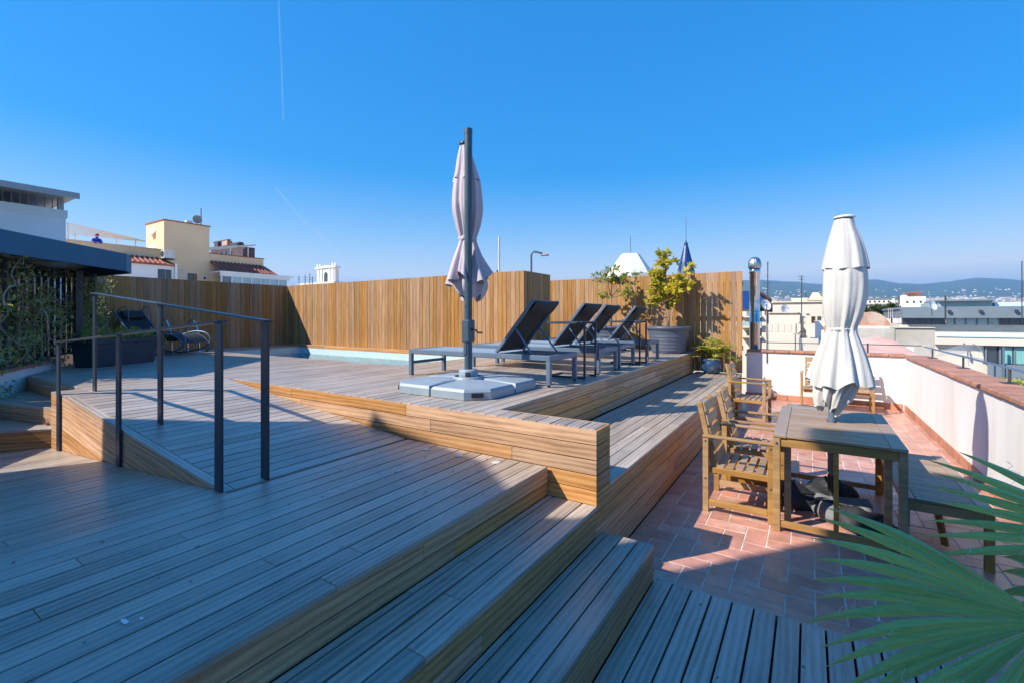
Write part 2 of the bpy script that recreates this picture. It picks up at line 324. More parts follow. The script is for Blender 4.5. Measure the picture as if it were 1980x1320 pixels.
    def prism(s, poly, z0, z1):
        n = len(poly)
        ar = sum(poly[i][0] * poly[(i + 1) % n][1] - poly[(i + 1) % n][0] * poly[i][1] for i in range(n))
        if ar < 0: poly = poly[::-1]
        vs = [(x, y, z0) for x, y in poly] + [(x, y, z1) for x, y in poly]
        fs = [tuple(reversed(range(n))), tuple(range(n, 2 * n))] + [(i, (i + 1) % n, n + (i + 1) % n, n + i) for i in range(n)]
        return s.add(vs, fs)
    def mesh(s, name, smooth=False):
        me = bpy.data.meshes.new(name); me.from_pydata(s.v, [], s.f); me.validate(); me.update()
        if smooth:
            for p in me.polygons: p.use_smooth = True
        return me
    def build(s, name, mat, parent=None, smooth=False, loc=None, rz=0.0):
        o = link(name, s.mesh(name, smooth), mat, parent)
        if loc is not None: o.location = loc
        o.rotation_euler = (0, 0, rz); return o
def clip(poly, a, b, c):
    """keep a*u+b*v <= c"""
    out = []
    for i in range(len(poly)):
        p, q = poly[i], poly[(i + 1) % len(poly)]; dp = a * p[0] + b * p[1] - c; dq = a * q[0] + b * q[1] - c
        if dp <= 0: out.append(p)
        if dp * dq < 0: t = dp / (dp - dq); out.append((p[0] + (q[0] - p[0]) * t, p[1] + (q[1] - p[1]) * t))
    return out
def inset(poly, d):
    n = len(poly); lines = []
    for i in range(n):
        p, q = poly[i], poly[(i + 1) % n]; e = (q[0] - p[0], q[1] - p[1]); L = math.hypot(*e)
        if L < 1e-5: return None
        nx, ny = -e[1] / L, e[0] / L; lines.append((nx, ny, nx * p[0] + ny * p[1] + d))
    out = []
    for i in range(n):
        a = lines[i - 1]; b = lines[i]; det = a[0] * b[1] - a[1] * b[0]
        if abs(det) < 1e-6: return None
        out.append(((a[2] * b[1] - a[1] * b[2]) / det, (a[0] * b[2] - a[2] * b[0]) / det))
    for p, q in zip(out, poly):
        if math.hypot(p[0] - q[0], p[1] - q[1]) > 6 * d: return None
    return out
_pl = {}
def plank(parent, name, O, u, v, poly, thick, mat, lift=0.0, ch=0.0016):
    """a board lying in plane (O; u along the grain, v across), its face up along u x v, sunk by thick"""
    n = u.cross(v)
    ar = sum(poly[i][0] * poly[(i + 1) % len(poly)][1] - poly[(i + 1) % len(poly)][0] * poly[i][1] for i in range(len(poly)))
    if ar < 0: poly = poly[::-1]
    cu = sum(p[0] for p in poly) / len(poly); cv = sum(p[1] for p in poly) / len(poly)
    loc = [(round(p[0] - cu, 4), round(p[1] - cv, 4)) for p in poly]
    key = (tuple(loc), thick, mat.name, name)
    me = _pl.get(key)
    if me is None:
        k = len(loc); ins = inset(loc, ch) if ch else None
        if ins:
            vs = [(x, y, -thick) for x, y in loc] + [(x, y, -ch) for x, y in loc] + [(x, y, 0) for x, y in ins]; rings = 3
        else:
            vs = [(x, y, -thick) for x, y in loc] + [(x, y, 0) for x, y in loc]; rings = 2
        fs = [tuple(reversed(range(k))), tuple(range((rings - 1) * k, rings * k))]
        for r in range(rings - 1):
            for i in range(k): fs.append((r * k + i, r * k + (i + 1) % k, (r + 1) * k + (i + 1) % k, (r + 1) * k + i))
        me = bpy.data.meshes.new(name); me.from_pydata(vs, [], fs); me.update(); me.materials.append(mat); _pl[key] = me
    P = O + u * cu + v * cv + n * lift
    mtx = Matrix.Translation(P) @ Matrix((u, v, n)).transposed().to_4x4()
    return link(name, me, mat, parent, Matrix.Translation(-Vector(parent.location)) @ mtx)
rng = random.Random(7)
def strips(parent, name, O, u, v, poly, pitch, gap, thick, mat, joint=None, jit=0.0008, v0=None, ch=0.0016):
    O = Vector(O); u = Vector(u).normalized(); v = Vector(v).normalized()
    vmin = min(p[1] for p in poly) if v0 is None else v0; vmax = max(p[1] for p in poly); k = 0
    while vmin + k * pitch < vmax - 0.004:
        a = vmin + k * pitch; b = min(a + pitch - gap, vmax); k += 1
        pp = clip(clip(poly, 0, -1, -a), 0, 1, b)
        if len(pp) < 3: continue
        us = [p[0] for p in pp]; cuts = [min(us)]
        if joint:
            p = min(us) + rng.uniform(0.3, 1.0) * joint
            while p < max(us) - 0.35: cuts.append(p); p += joint * rng.uniform(0.75, 1.1)
        cuts.append(max(us))
        for i in range(len(cuts) - 1):
            q = pp if len(cuts) == 2 else clip(clip(pp, -1, 0, -(cuts[i] + (0.0012 if i else 0))), 1, 0, cuts[i + 1] - 0.0012)
            q2 = []
            for p in q:
                if not q2 or math.hypot(p[0] - q2[-1][0], p[1] - q2[-1][1]) > 1e-3: q2.append(p)
            if len(q2) > 2 and math.hypot(q2[0][0] - q2[-1][0], q2[0][1] - q2[-1][1]) < 1e-3: q2.pop()
            if len(q2) < 3: continue
            ar = abs(sum(q2[j][0] * q2[(j + 1) % len(q2)][1] - q2[(j + 1) % len(q2)][0] * q2[j][1] for j in range(len(q2)))) / 2
            if ar < 4e-4: continue
            plank(parent, name, O, u, v, q2, thick, mat, rng.uniform(-jit, jit), ch)
X, Y, Z = Vector((1, 0, 0)), Vector((0, 1, 0)), Vector((0, 0, 1))
def struct(name, label, loc=(0, 0, 0), cat=None): return thing(name, loc, label, cat, None, 'structure')
def rect(u0, u1, v0, v1): return [(u0, v0), (u1, v0), (u1, v1), (u0, v1)]
def deck(parent, z, x0, x1, y0, y1, joint=2.6, pitch=0.117, gap=0.0095, mat=None):
    # boards along Y, ordered from the right-hand edge leftwards
    strips(parent, 'plank', (x1, 0, z), Y, -X, rect(y0, y1, 0, x1 - x0), pitch, gap, 0.024, mat or M['deck'], joint)
# ================================================================== THE SETTING: decks, ramps, steps, pool, tiles
ZU, ZW, ZM, ZT, ZS, ZF = 0.99, 0.56, 0.685, 0.477, 0.267, 0.035
FX = -1.215                                                # outer face of walkway and lower steps
dark = pm('dark_gap_fill', (.02, .015, .012), 0.9, bmp=0.1)  # dark solid fill added under the boards to block light through the gaps
up_deck = struct('pool_deck', 'upper timber pool deck of long grey boards with golden edge boards', (-3.0, 3.0, 0), 'deck')
deck(up_deck, ZU, -4.64, -2.18, 2.964, 10.98, 4.6)
deck(up_deck, ZU, -5.5, -4.6415, 2.964, 7.58, 2.9)
deck(up_deck, ZU, -6.09, -5.503, 2.964, 5.235, 2.9)
strips(up_deck, 'plank', (-6.095, 0, ZU), Y, -X, [(1.672, 0), (5.235, 0), (5.235, 6.46), (3.62, 6.46), (1.672, 2.67)], 0.117, 0.011, 0.024, M['deck'], 2.7)
deck(up_deck, ZU, -12.55, -11.72, 5.24, 7.46, None)
deck(up_deck, ZU, -2.18, FX - 0.021, 2.964, 3.17, None)
# golden front face: five boards high, all along the front edge and down to the steps
strips(up_deck, 'edge_board', (0, 2.943, 0), X, Z, rect(-6.12, FX, 0.473, ZU - 0.001), 0.1034, 0.006, 0.02, M['riser'], 2.3, v0=0.473)
# right-hand faces of the end block and of the deck above the walkway
strips(up_deck, 'edge_board', (FX, 0, 0), Y, Z, rect(2.9655, 3.19, 0.535, ZU - 0.001), 0.1034, 0.006, 0.02, M['riser'], None, v0=0.473)
strips(up_deck, 'edge_board', (-2.178, 0, 0), Y, Z, rect(3.193, 10.97, 0.5604, ZU - 0.026), 0.1034, 0.006, 0.02, M['riser'], 1.5, v0=0.5604)
strips(up_deck, 'edge_board', (0, 3.192, 0), -X, Z, rect(1.216, 2.176, 0.565, ZU - 0.001), 0.1034, 0.006, 0.018, M['riser'], None, v0=0.565)
mb = MB()
mb.prism([(-4.6, 2.97), (-2.205, 2.97), (-2.205, 10.95), (-4.6, 10.95)], 0.0, 0.955)
mb.prism([(-5.5, 2.97), (-4.6, 2.97), (-4.6, 7.55), (-5.5, 7.55)], 0.0, 0.954)
mb.prism([(-12.5, 3.55), (-8.75, 1.70), (-6.13, 1.70), (-6.13, 5.22), (-12.5, 5.22)], 0.0, 0.953); mb.prism([(-6.13, 2.97), (-5.5, 2.97), (-5.5, 5.22), (-6.13, 5.22)], 0.0, 0.9525)
mb.prism([(-12.5, 5.22), (-11.73, 5.22), (-11.73, 7.4), (-12.5, 7.4)], 0.0, 0.952)
mb.prism([(-2.205, 2.97), (FX - .03, 2.97), (FX - .03, 3.16), (-2.205, 3.16)], 0.0, 0.951)
mb.build('light_block_fill', dark, up_deck, loc=-Vector(up_deck.location))

slab = MB().prism([(-13.2, -6), (1.84, -6), (1.84, 11.76), (-13.2, 11.76)], -20.0, -0.13).build('terrace_slab', dark); tag(slab, 'dark structural slab beneath the decks and tiles', kind='structure')
walk = struct('walkway', 'narrow timber walkway one big step below the pool deck', (-1.7, 6, 0), 'walkway')
deck(walk, ZW, -2.155, FX, 3.20, 10.97, 2.9)
strips(walk, 'edge_board', (FX - .003, 0, 0), Y, Z, rect(2.944, 10.97, 0.004, ZW - 0.026), 0.1064, 0.006, 0.02, M['riser'], 1.9, v0=0.004)
MB().prism([(-2.17, 3.2), (FX - .03, 3.2), (FX - .03, 10.95), (-2.17, 10.95)], 0.0, ZW - .032).build('light_block_fill', dark, walk, loc=-Vector(walk.location))

mid = struct('middle_deck', 'wide shaded timber deck below the pool deck', (-2.2, 0, 0), 'deck')
deck(mid, ZM, -2.975, -1.582, -2.2, 2.92, 3.6)
strips(mid, 'edge_board', (-1.586, 0, 0), Y, Z, rect(-2.2, 2.935, ZT + .002, ZM - .026), 0.0925, 0.006, 0.02, M['riser'], 2.3, v0=ZT + .002)
MB().prism([(-2.97, -2.2), (-1.61, -2.2), (-1.61, 2.915), (-2.97, 2.915)], 0.0, ZM - .032).build('light_block_fill', dark, mid, loc=-Vector(mid.location))

st = struct('deck_steps', 'two long timber steps from the middle deck down to the tiles', (-1.2, 0, 0), 'steps')
strips(st, 'plank', (FX + .004, 0, ZT), Y, -X, rect(-2.2, 2.935, 0, 0.372), 0.1125, 0.011, 0.024, M['deck'], 2.4)
strips(st, 'edge_board', (FX, 0, 0), Y, Z, rect(-2.2, 2.937, ZS + .002, ZT - .026), 0.0925, 0.006, 0.02, M['riser'], 2.3, v0=ZS + .002)
strips(st, 'plank', (-0.857, 0, ZS), Y, -X, rect(-2.2, 3.045, 0, 0.354), 0.108, 0.011, 0.024, M['deck'], 3.2)
strips(st, 'edge_board', (-0.861, 0, 0), Y, Z, rect(-2.2, 3.043, ZF + .002, ZS - .026), 0.105, 0.006, 0.02, M['riser'], 2.6, v0=ZF + .002)
strips(st, 'edge_board', (0, 3.043, 0), -X, Z, rect(0.862, 1.205, 0.012, ZS - .026), 0.105, 0.006, 0.02, M['riser'], None, v0=0.012)
mb = MB(); mb.prism([(-1.6, -2.2), (FX - .03, -2.2), (FX - .03, 2.93), (-1.6, 2.93)], 0.0, ZT - .032)
mb.prism([(FX - .03, -2.2), (-.885, -2.2), (-.885, 3.02), (FX - .03, 3.02)], 0.0, ZS - .032).build('light_block_fill', dark, st, loc=-Vector(st.location))

low = struct('lower_deck', 'timber deck at the foot of the steps beside the tiles', (0.3, 1, 0), 'deck')
strips(low, 'plank', (-0.855, 0, ZF), -Y, X, rect(-3.068, 2.2, 0, 2.38), 0.117, 0.011, 0.024, M['deck'], 2.6)
strips(low, 'edge_board', (0, 3.085, ZF - .001), X, Y, rect(-0.855, 1.525, -0.015, 0), 0.05, 0.0, 0.03, M['deck'], None)
MB().prism([(-.855, -2.2), (1.52, -2.2), (1.52, 3.06), (-.855, 3.06)], -0.1, 0.003).build('light_block_fill', dark, low, loc=-Vector(low.location))

# ramp up from the middle deck to the pool deck
RL = math.hypot(3.075, 0.305); rc, rs = 3.075 / RL, 0.305 / RL
ramp_up = struct('timber_ramp', 'timber ramp rising from the middle deck to the pool deck', (-3.02, 1.42, ZM), 'ramp')
RO = Vector((-3.02, 0, ZM + .002)); RD = Vector((-rc, 0, rs))
strips(ramp_up, 'plank', RO, Y, RD, rect(1.479, 2.922, 0, RL), 0.117, 0.011, 0.024, M['deck'], None)
strips(ramp_up, 'edge_board', RO, RD, -Y, rect(0.0, RL, -1.475, -1.42), 0.06, 0.0, 0.024, M['deck'], 1.7)
SO = Vector((-3.02, 1.421, ZM)); SD = Vector((-rs, 0, -rc))
def uv(x, z): d = Vector((x, 1.421, z)) - SO; return (d.dot(RD), d.dot(SD))
lowz = lambda x: ZM + (x + 2.98) * 0.077
strips(ramp_up, 'side_board', SO, RD, SD, [uv(-3.06, ZM - .018), uv(-6.09, ZU - .024), uv(-6.25, ZU - .024), uv(-6.25, lowz(-6.25)), uv(-3.06, lowz(-3.06) - .004)], 0.113, 0.006, 0.02, M['riser'], None, v0=0.02)
strips(ramp_up, 'side_board', (0, 1.4215, 0), X, Z, rect(-6.60, -6.252, lowz(-6.6), ZU - .001), 0.113, 0.006, 0.02, M['riser'], None)
strips(ramp_up, 'plank', (-6.099, 0, ZU + .0015), Y, -X, rect(1.42, 1.668, 0, 0.50), 0.117, 0.011, 0.024, M['deck'], None)
mb = MB(); mb.add([(-3.1, 1.45, .3), (-6.58, 1.45, .3), (-6.58, 1.45, .955), (-6.09, 1.45, .955), (-3.1, 1.45, ZM - .03)] + [(-3.1, 2.92, .3), (-6.58, 2.92, .3), (-6.58, 2.92, .955), (-6.09, 2.92, .955), (-3.1, 2.92, ZM - .03)],
       [(0, 1, 2, 3, 4), (9, 8, 7, 6, 5), (0, 4, 9, 5), (4, 3, 8, 9), (3, 2, 7, 8), (2, 1, 6, 7), (1, 0, 5, 6)]).build('light_block_fill', dark, ramp_up, loc=-Vector(ramp_up.location))
# second ramp falling away to the left of the middle deck
ramp_dn = struct('lower_ramp', 'timber deck sloping gently down from the middle deck', (-2.98, 0, ZM), 'ramp')
LL = math.hypot(1, 0.077); DD = Vector((-1 / LL, 0, -0.077 / LL))
strips(ramp_dn, 'plank', (-2.981, 0, ZM + .001), Y, DD, rect(-2.6, 1.418, 0, 5.6), 0.113, 0.011, 0.024, M['deck'], 4.2)
strips(ramp_dn, 'plank', (-2.981, 0, ZM + .001), Y, DD, rect(1.419, 1.7, 3.64, 5.0), 0.113, 0.011, 0.024, M['deck'], None)
mb = MB(); mb.add([(-2.99, -2.6, 0), (-8.6, -2.6, 0), (-8.6, -2.6, lowz(-8.6) - .03), (-2.99, -2.6, ZM - .03), (-2.99, 1.41, 0), (-8.6, 1.41, 0), (-8.6, 1.41, lowz(-8.6) - .03), (-2.99, 1.41, ZM - .03)],
       [(0, 1, 2, 3), (7, 6, 5, 4), (3, 2, 6, 7), (1, 5, 6, 2), (0, 3, 7, 4)]).build('light_block_fill', dark, ramp_dn, loc=-Vector(ramp_dn.location))
# fan-shaped steps up to the pool deck at the low white wall
fan = struct('fan_steps', 'three fan-shaped timber steps between the ramp and the low white wall', (-7, 1.2, 0.4), 'steps')
a1, b1 = Vector((-6.605, 1.49, 0)), Vector((-7.22, 0.81, 0)); u1 = (a1 - b1).normalized(); w1 = Vector((-u1.y, u1.x, 0))
strips(fan, 'plank', Vector((b1.x, b1.y, 0.60)), u1, w1, [((Vector((x, y, 0)) - b1).dot(u1), (Vector((x, y, 0)) - b1).dot(w1)) for x, y in ((a1.x, a1.y), (-6.605, 1.6), (-8.1, 1.24), (b1.x, b1.y))], 0.117, 0.011, 0.024, M['deck'], None)
strips(fan, 'edge_board', Vector((b1.x, b1.y, 0)), u1, Z, rect(0, (a1 - b1).length, 0.35, 0.575), 0.1125, 0.004, 0.02, M['riser'], None)
a2, b2 = Vector((-6.605, 1.53, 0)), Vector((-8.12, 1.18, 0)); u2 = (a2 - b2).normalized(); w2 = Vector((-u2.y, u2.x, 0))
strips(fan, 'plank', Vector((b2.x, b2.y, 0.79)), u2, w2, [((Vector((x, y, 0)) - b2).dot(u2), (Vector((x, y, 0)) - b2).dot(w2)) for x, y in ((a2.x, a2.y), (-6.605, 1.665), (-8.83, 1.665), (b2.x, b2.y))], 0.117, 0.011, 0.024, M['deck'], None)
strips(fan, 'edge_board', Vector((b2.x, b2.y, 0)), u2, Z, rect(0, (a2 - b2).length, 0.603, 0.765), 0.0825, 0.004, 0.02, M['riser'], None)
strips(fan, 'edge_board', (0, 1.668, 0), X, Z, rect(-8.85, -6.605, 0.793, 0.965), 0.088, 0.004, 0.02, M['riser'], None)

# pool
pool = struct('pool_basin', 'pale mosaic pool basin set into the timber deck', (-8.6, 6.3, 0), 'pool')
def quadmesh(name, quads, mat, parent):
    me = bpy.data.meshes.new(name); vs = [p for q in quads for p in q]; me.from_pydata(vs, [], [tuple(range(i * 4, i * 4 + 4)) for i in range(len(quads))])
    ul = me.uv_layers.new(name='uv')
    for i, q in enumerate(quads):
        a = (Vector(q[1]) - Vector(q[0])).length; b = (Vector(q[3]) - Vector(q[0])).length
        for k, c in enumerate(((0, 0), (a, 0), (a, b), (0, b))): ul.data[i * 4 + k].uv = c
    me.update(); return link(name, me, mat, parent, Matrix.Translation(-Vector(parent.location)))
px0, px1, py0, py1, pb, pt = -11.72, -5.5, 5.237, 7.46, -0.35, 0.962
quadmesh('basin_wall', [[(px0, py1, pb), (px1, py1, pb), (px1, py1, pt), (px0, py1, pt)], [(px0, py0, pb), (px0, py1, pb), (px0, py1, pt), (px0, py0, pt)],
    [(px1, py1, pb), (px1, py0, pb), (px1, py0, pt), (px1, py1, pt)], [(px1, py0, pb), (px0, py0, pb), (px0, py0, pt), (px1, py0, pt)]], M['mosaic'], pool)
quadmesh('basin_floor', [[(px0, py0, pb), (px1, py0, pb), (px1, py1, pb), (px0, py1, pb)]], M['mosaic'], pool)
strips(pool, 'edge_board', (0, 7.455, 0), X, Z, rect(-12.55, -4.66, 0.955, 1.03), 0.08, 0.0, 0.02, M['riser'], 2.2)
strips(pool, 'edge_board', (0, 0, 1.031), X, Y, rect(-12.55, -4.66, 7.455, 7.575), 0.13, 0.0, 0.02, M['riser'], 2.2)
strips(pool, 'edge_board', (0, 7.4552, 0), X, Z, rect(-5.5, -4.66, 0.86, 0.954), 0.2, 0.0, 0.02, M['riser'], None)
wtr = MB().add([(px0, py0, .80), (px1, py0, .80), (px1, py1, .80), (px0, py1, .80)], [(0, 1, 2, 3)]).build('pool_water', M['water'])
tag(wtr, 'clear blue pool water below the wooden deck edge', 'water', kind='structure')

# tiled terrace: herringbone terracotta
terr = struct('tiled_terrace', 'terracotta herringbone tile terrace between walkway and white walls', (0, 6, 0), 'floor')
MB().prism([(-1.19, 3.10), (1.56, 3.10), (1.56, 11.5), (-1.19, 11.5)], -0.12, -0.0028).build('grout_bed', M['grout'], terr, loc=-Vector(terr.location))
a = 0.1555; cells = []
for i in range(-2, 20):
    for j in range(-2, 56):
        k = (i - j) % 4
        if k == 0: x0, y0, x1, y1 = i, j, i + 2, j + 1
        elif k == 2: x0, y0, x1, y1 = i, j - 1, i + 1, j + 1
        else: continue
        X0, X1, Y0, Y1 = FX + .001 + x0 * a, FX + .001 + x1 * a, 3.09 + y0 * a, 3.09 + y1 * a
        X0, X1, Y0, Y1 = max(X0, FX), min(X1, 1.528), max(Y0, 3.088), min(Y1, 11.446)
        if X1 - X0 > .03 and Y1 - Y0 > .03: cells.append(((X0 + X1) / 2, (Y0 + Y1) / 2, X1 - X0 - .008, Y1 - Y0 - .008))
cells.sort(key=lambda c: math.hypot(c[0], c[1])); rest = MB(); tcache = {}
for n_, (cx_, cy_, sx, sy) in enumerate(cells):
    dz = rng.uniform(-.0012, .0012)
    if n_ < 290:
        key = (round(sx, 3), round(sy, 3))
        if key not in tcache:
            m_ = MB(); m_.box((0, 0, -.006), (sx, sy, .012), 0.0022); tcache[key] = m_.mesh('tile')
        o = link('tile', tcache[key], M['terracotta'], terr); o.location = (cx_, cy_ - 6, dz); o.rotation_euler = (rng.uniform(-.004, .004), rng.uniform(-.004, .004), rng.uniform(-.006, .006))
    else: rest.box((cx_, cy_ - 6, dz - .006), (sx, sy, .012), 0.0)
tag(rest.build('tile_field', M['terracotta'], terr), kind='stuff')

# ================================================================== WALLS AND FENCES
def parapet(name, label, x0, x1, y0, y1, inner, cop0, cop1, axis):
    w = thing(name, ((x0 + x1) / 2, (y0 + y1) / 2, 0), label, 'wall'); L = Vector(w.location)
    MB().prism([(x0, y0), (x1, y0), (x1, y1), (x0, y1)], -0.6, 1.008).build('wall_body', M['stucco'], w, loc=-L)
    return w, L
wr, Lr = parapet('parapet_wall', 'white stucco parapet wall with terracotta coping along the right side of the terrace', 1.53, 1.83, -1.5, 11.75, 1.53, 0, 0, 'y')
t_ = MB(); t_.box((0, 0, .026), (.36, .268, .05), .008); cm = t_.mesh('coping_tile')
y = -1.4
while y < 11.3:
    o = link('coping_tile', cm, M['coping'], wr); o.location = Vector((1.675 + rng.uniform(-.002, .002), y, 1.009 + rng.uniform(-.0015, .0015))) - Lr; y += .2735
t_ = MB(); t_.box((0, 0, 0), (.014, .139, .115), .003); sm = t_.mesh('skirting_tile'); y = 3.2
while y < 11.38:
    o = link('skirting_tile', sm, M['coping'], wr); o.location = Vector((1.524, y, .0590)) - Lr; y += .143
wb, Lb = parapet('parapet_wall', 'white stucco parapet wall with terracotta coping closing the far end of the terrace', -1.18, 1.527, 11.45, 11.75, 11.45, 0, 0, 'x')
t_ = MB(); t_.box((0, 0, .026), (.268, .36, .05), .008); cm2 = t_.mesh('coping_tile'); x = -1.04
while x < 1.6:
    o = link('coping_tile', cm2, M['coping'], wb); o.location = Vector((x, 11.595, 1.0085 + rng.uniform(-.0015, .0015))) - Lb; x += .2735
t_ = MB(); t_.box((0, 0, 0), (.262, .014, .115), .003); sm2 = t_.mesh('skirting_tile'); x = -1.07
while x < 1.5:
    o = link('skirting_tile', sm2, M['coping'], wb); o.location = Vector((x, 11.443, .0590)) - Lb; x += .27
# low wall at the left with its coping
WD = Vector((-0.887, 0.4616, 0)).normalized(); WN = Vector((WD.y, -WD.x, 0)); WP = Vector((-8.77, 1.62, 0))   # WN faces the deck
if WN.dot(-WP) < 0: WN = -WN
def wl(s, d=0.0, z=0.0): p = WP + WD * s + WN * d; return Vector((p.x, p.y, z))
lw = thing('garden_wall', WP, 'low white wall with red coping at the left of the fan-shaped steps', 'wall')
mb = MB(); mb.prism([tuple((wl(s, d) - WP)[:2]) for s, d in ((-4.2, 0), (1.35, 0), (1.35, -.28), (-4.2, -.28))], 0.0, 1.085); mb.build('wall_body', M['b_white'], lw)
t_ = MB(); t_.box((0, 0, 0), (.27, .34, .036), .006); cm3 = t_.mesh('coping_tile'); s = -4.1
while s < 1.2:
    o = link('coping_tile', cm3, M['coping'], lw); p = wl(s, -.14, 1.104) - WP; o.location = p; o.rotation_euler = (0, 0, math.atan2(WD.y, WD.x)); s += .275

def fence(name, label, loc): return thing(name, loc, label, 'fence')
fb = fence('timber_fence', 'tall sunlit fence of close upright golden boards behind the pool', (-8.6, 7.6, ZU))
strips(fb, 'fence_board', (0, 7.6, 0), Z, -X, rect(1.0, 2.665, 4.632, 12.58), 0.1024, 0.006, 0.022, M['fence'], None, 0.003)
MB().box((0, .04, .4), (7.9, .03, .09)).box((0, .04, 1.4), (7.9, .03, .09)).build('rail', M['fence'], fb)
fl = fence('timber_fence', 'shaded fence of upright brown boards at the left end of the pool', (-12.58, 3, ZU))
strips(fl, 'fence_board', (-12.58, 0, 0), Z, -Y, rect(0.985, 2.665, -7.598, -3.1), 0.1175, 0.006, 0.022, M['fence'], None, 0.004)
MB().box((-.045, 2.3, .4), (.03, 4.5, .09)).box((-.045, 2.3, 1.4), (.03, 4.5, .09)).build('rail', M['fence'], fl)
fx = fence('timber_enclosure', 'boxed-in corner of upright boards projecting at the end of the pool fence', (-5, 8.2, ZU))
strips(fx, 'fence_board', (-4.63, 0, 0), Z, -Y, rect(0.995, 2.664, -8.67, -7.602), 0.1065, 0.006, 0.022, M['fence'], None, 0.003)
strips(fx, 'fence_board', (0, 8.672, 0), Z, X, rect(0.995, 2.664, -6.4, -4.632), 0.1024, 0.006, 0.022, M['fence'], None, 0.003)
fr_ = fence('slat_fence', 'fence of spaced upright boards behind the potted trees and the walkway', (-3.5, 11.0, ZU))
strips(fr_, 'fence_board', (0, 11.0, 0), Z, -X, rect(0.995, 2.755, 2.19, 3.3), 0.1215, 0.008, 0.022, M['fence'], None, 0.003)
strips(fr_, 'fence_board', (0, 11.0, 0), Z, -X, rect(0.995, 2.755, 3.3, 7.0), 0.1215, 0.006, 0.022, M['fence'], None, 0.003)
strips(fr_, 'fence_board', (0, 11.0, 0), Z, -X, rect(0.57, 2.755, 1.215, 2.188), 0.1215, 0.008, 0.022, M['fence'], None, 0.003)
MB().box((-.6, .04, .12), (5.8, .035, .1)).box((-.6, .04, .74), (5.8, .035, .1)).box((-.6, .04, 1.5), (5.8, .035, .1)).build('rail', M['fence'], fr_)
# ================================================================== HANDRAILS
def handrail(y, tops, name_label, feet):
    h = thing('handrail', (tops[0][0], y, feet[0]), name_label, 'handrail'); L = Vector(h.location)
    for (x, zt), zb in zip(tops, feet):
        m_ = MB(); m_.box((x, y, (zb + zt - .012) / 2), (.082, .016, zt - .012 - zb), .0015); o = m_.build('post', M['steel'], h, loc=-L)
    m_ = MB(); p0 = Vector((tops[0][0] + .041, y, tops[0][1] - .006)); p1 = Vector((tops[-1][0] - .041, y, tops[-1][1] - .006))
    m_.beam(p0, p1, .06, .014, .0015); m_.build('rail', M['steel'], h, loc=-L)
handrail(1.407, [(-3.06, 1.735), (-4.70, 1.625), (-6.29, 1.515)], 'dark steel handrail on three posts along the outer side of the ramp', [ZM - .003, lowz(-4.7), lowz(-6.29)])
handrail(1.68, [(-3.035, 1.735), (-4.665, 1.875), (-6.275, 2.015)], 'dark steel handrail with a white-edged bar rising up the inner side of the ramp', [ZM, .836, .99])
g_rail = thing('parapet_railing', (1.78, 7, 1.06), 'low grey metal railing on short plates along the right parapet', 'railing'); L = Vector(g_rail.location)
for y in (10.67, 8.76, 7.0, 5.2, 3.3, 1.4):
    m_ = MB(); m_.box((1.79, y, 1.064), (.12, .16, .008), .001); m_.build('base_plate', M['tableframe'], g_rail, loc=-L)
    m_ = MB(); m_.box((1.79, y, 1.14), (.012, .07, .145), .001); m_.build('post', M['tableframe'], g_rail, loc=-L)
m_ = MB(); m_.box((1.79, 5.8, 1.221), (.05, 11.0, .012), .001); m_.build('rail', M['frame'], g_rail, loc=-L)
g2 = thing('parapet_railing', (.2, 11.62, 1.06), 'thin wire and post guard rail on the far parapet', 'railing'); L = Vector(g2.location)
for x in (-1.0, -.9): MB().tube([(x, 11.62, 1.06), (x, 11.62, 1.9)], .005, 5).build('upright', M['steel'], g2, loc=-L)
MB().tube([(-.78, 11.43, .78), (-.78, 11.43, 2.05)], .009, 6).build('mast', M['steel'], g2, loc=-L)
MB().tube([(.98, 11.62, 1.06), (.98, 11.62, 1.25)], .014, 6).build('upright', M['steel'], g2, loc=-L)
MB().tube([(-1.1, 11.62, 1.9), (-.78, 11.45, 1.9)], .005, 5).tube([(-.78, 11.45, 1.22), (.98, 11.62, 1.225), (1.8, 11.62, 1.225)], .008, 6).build('wire', M['steel'], g2, loc=-L)

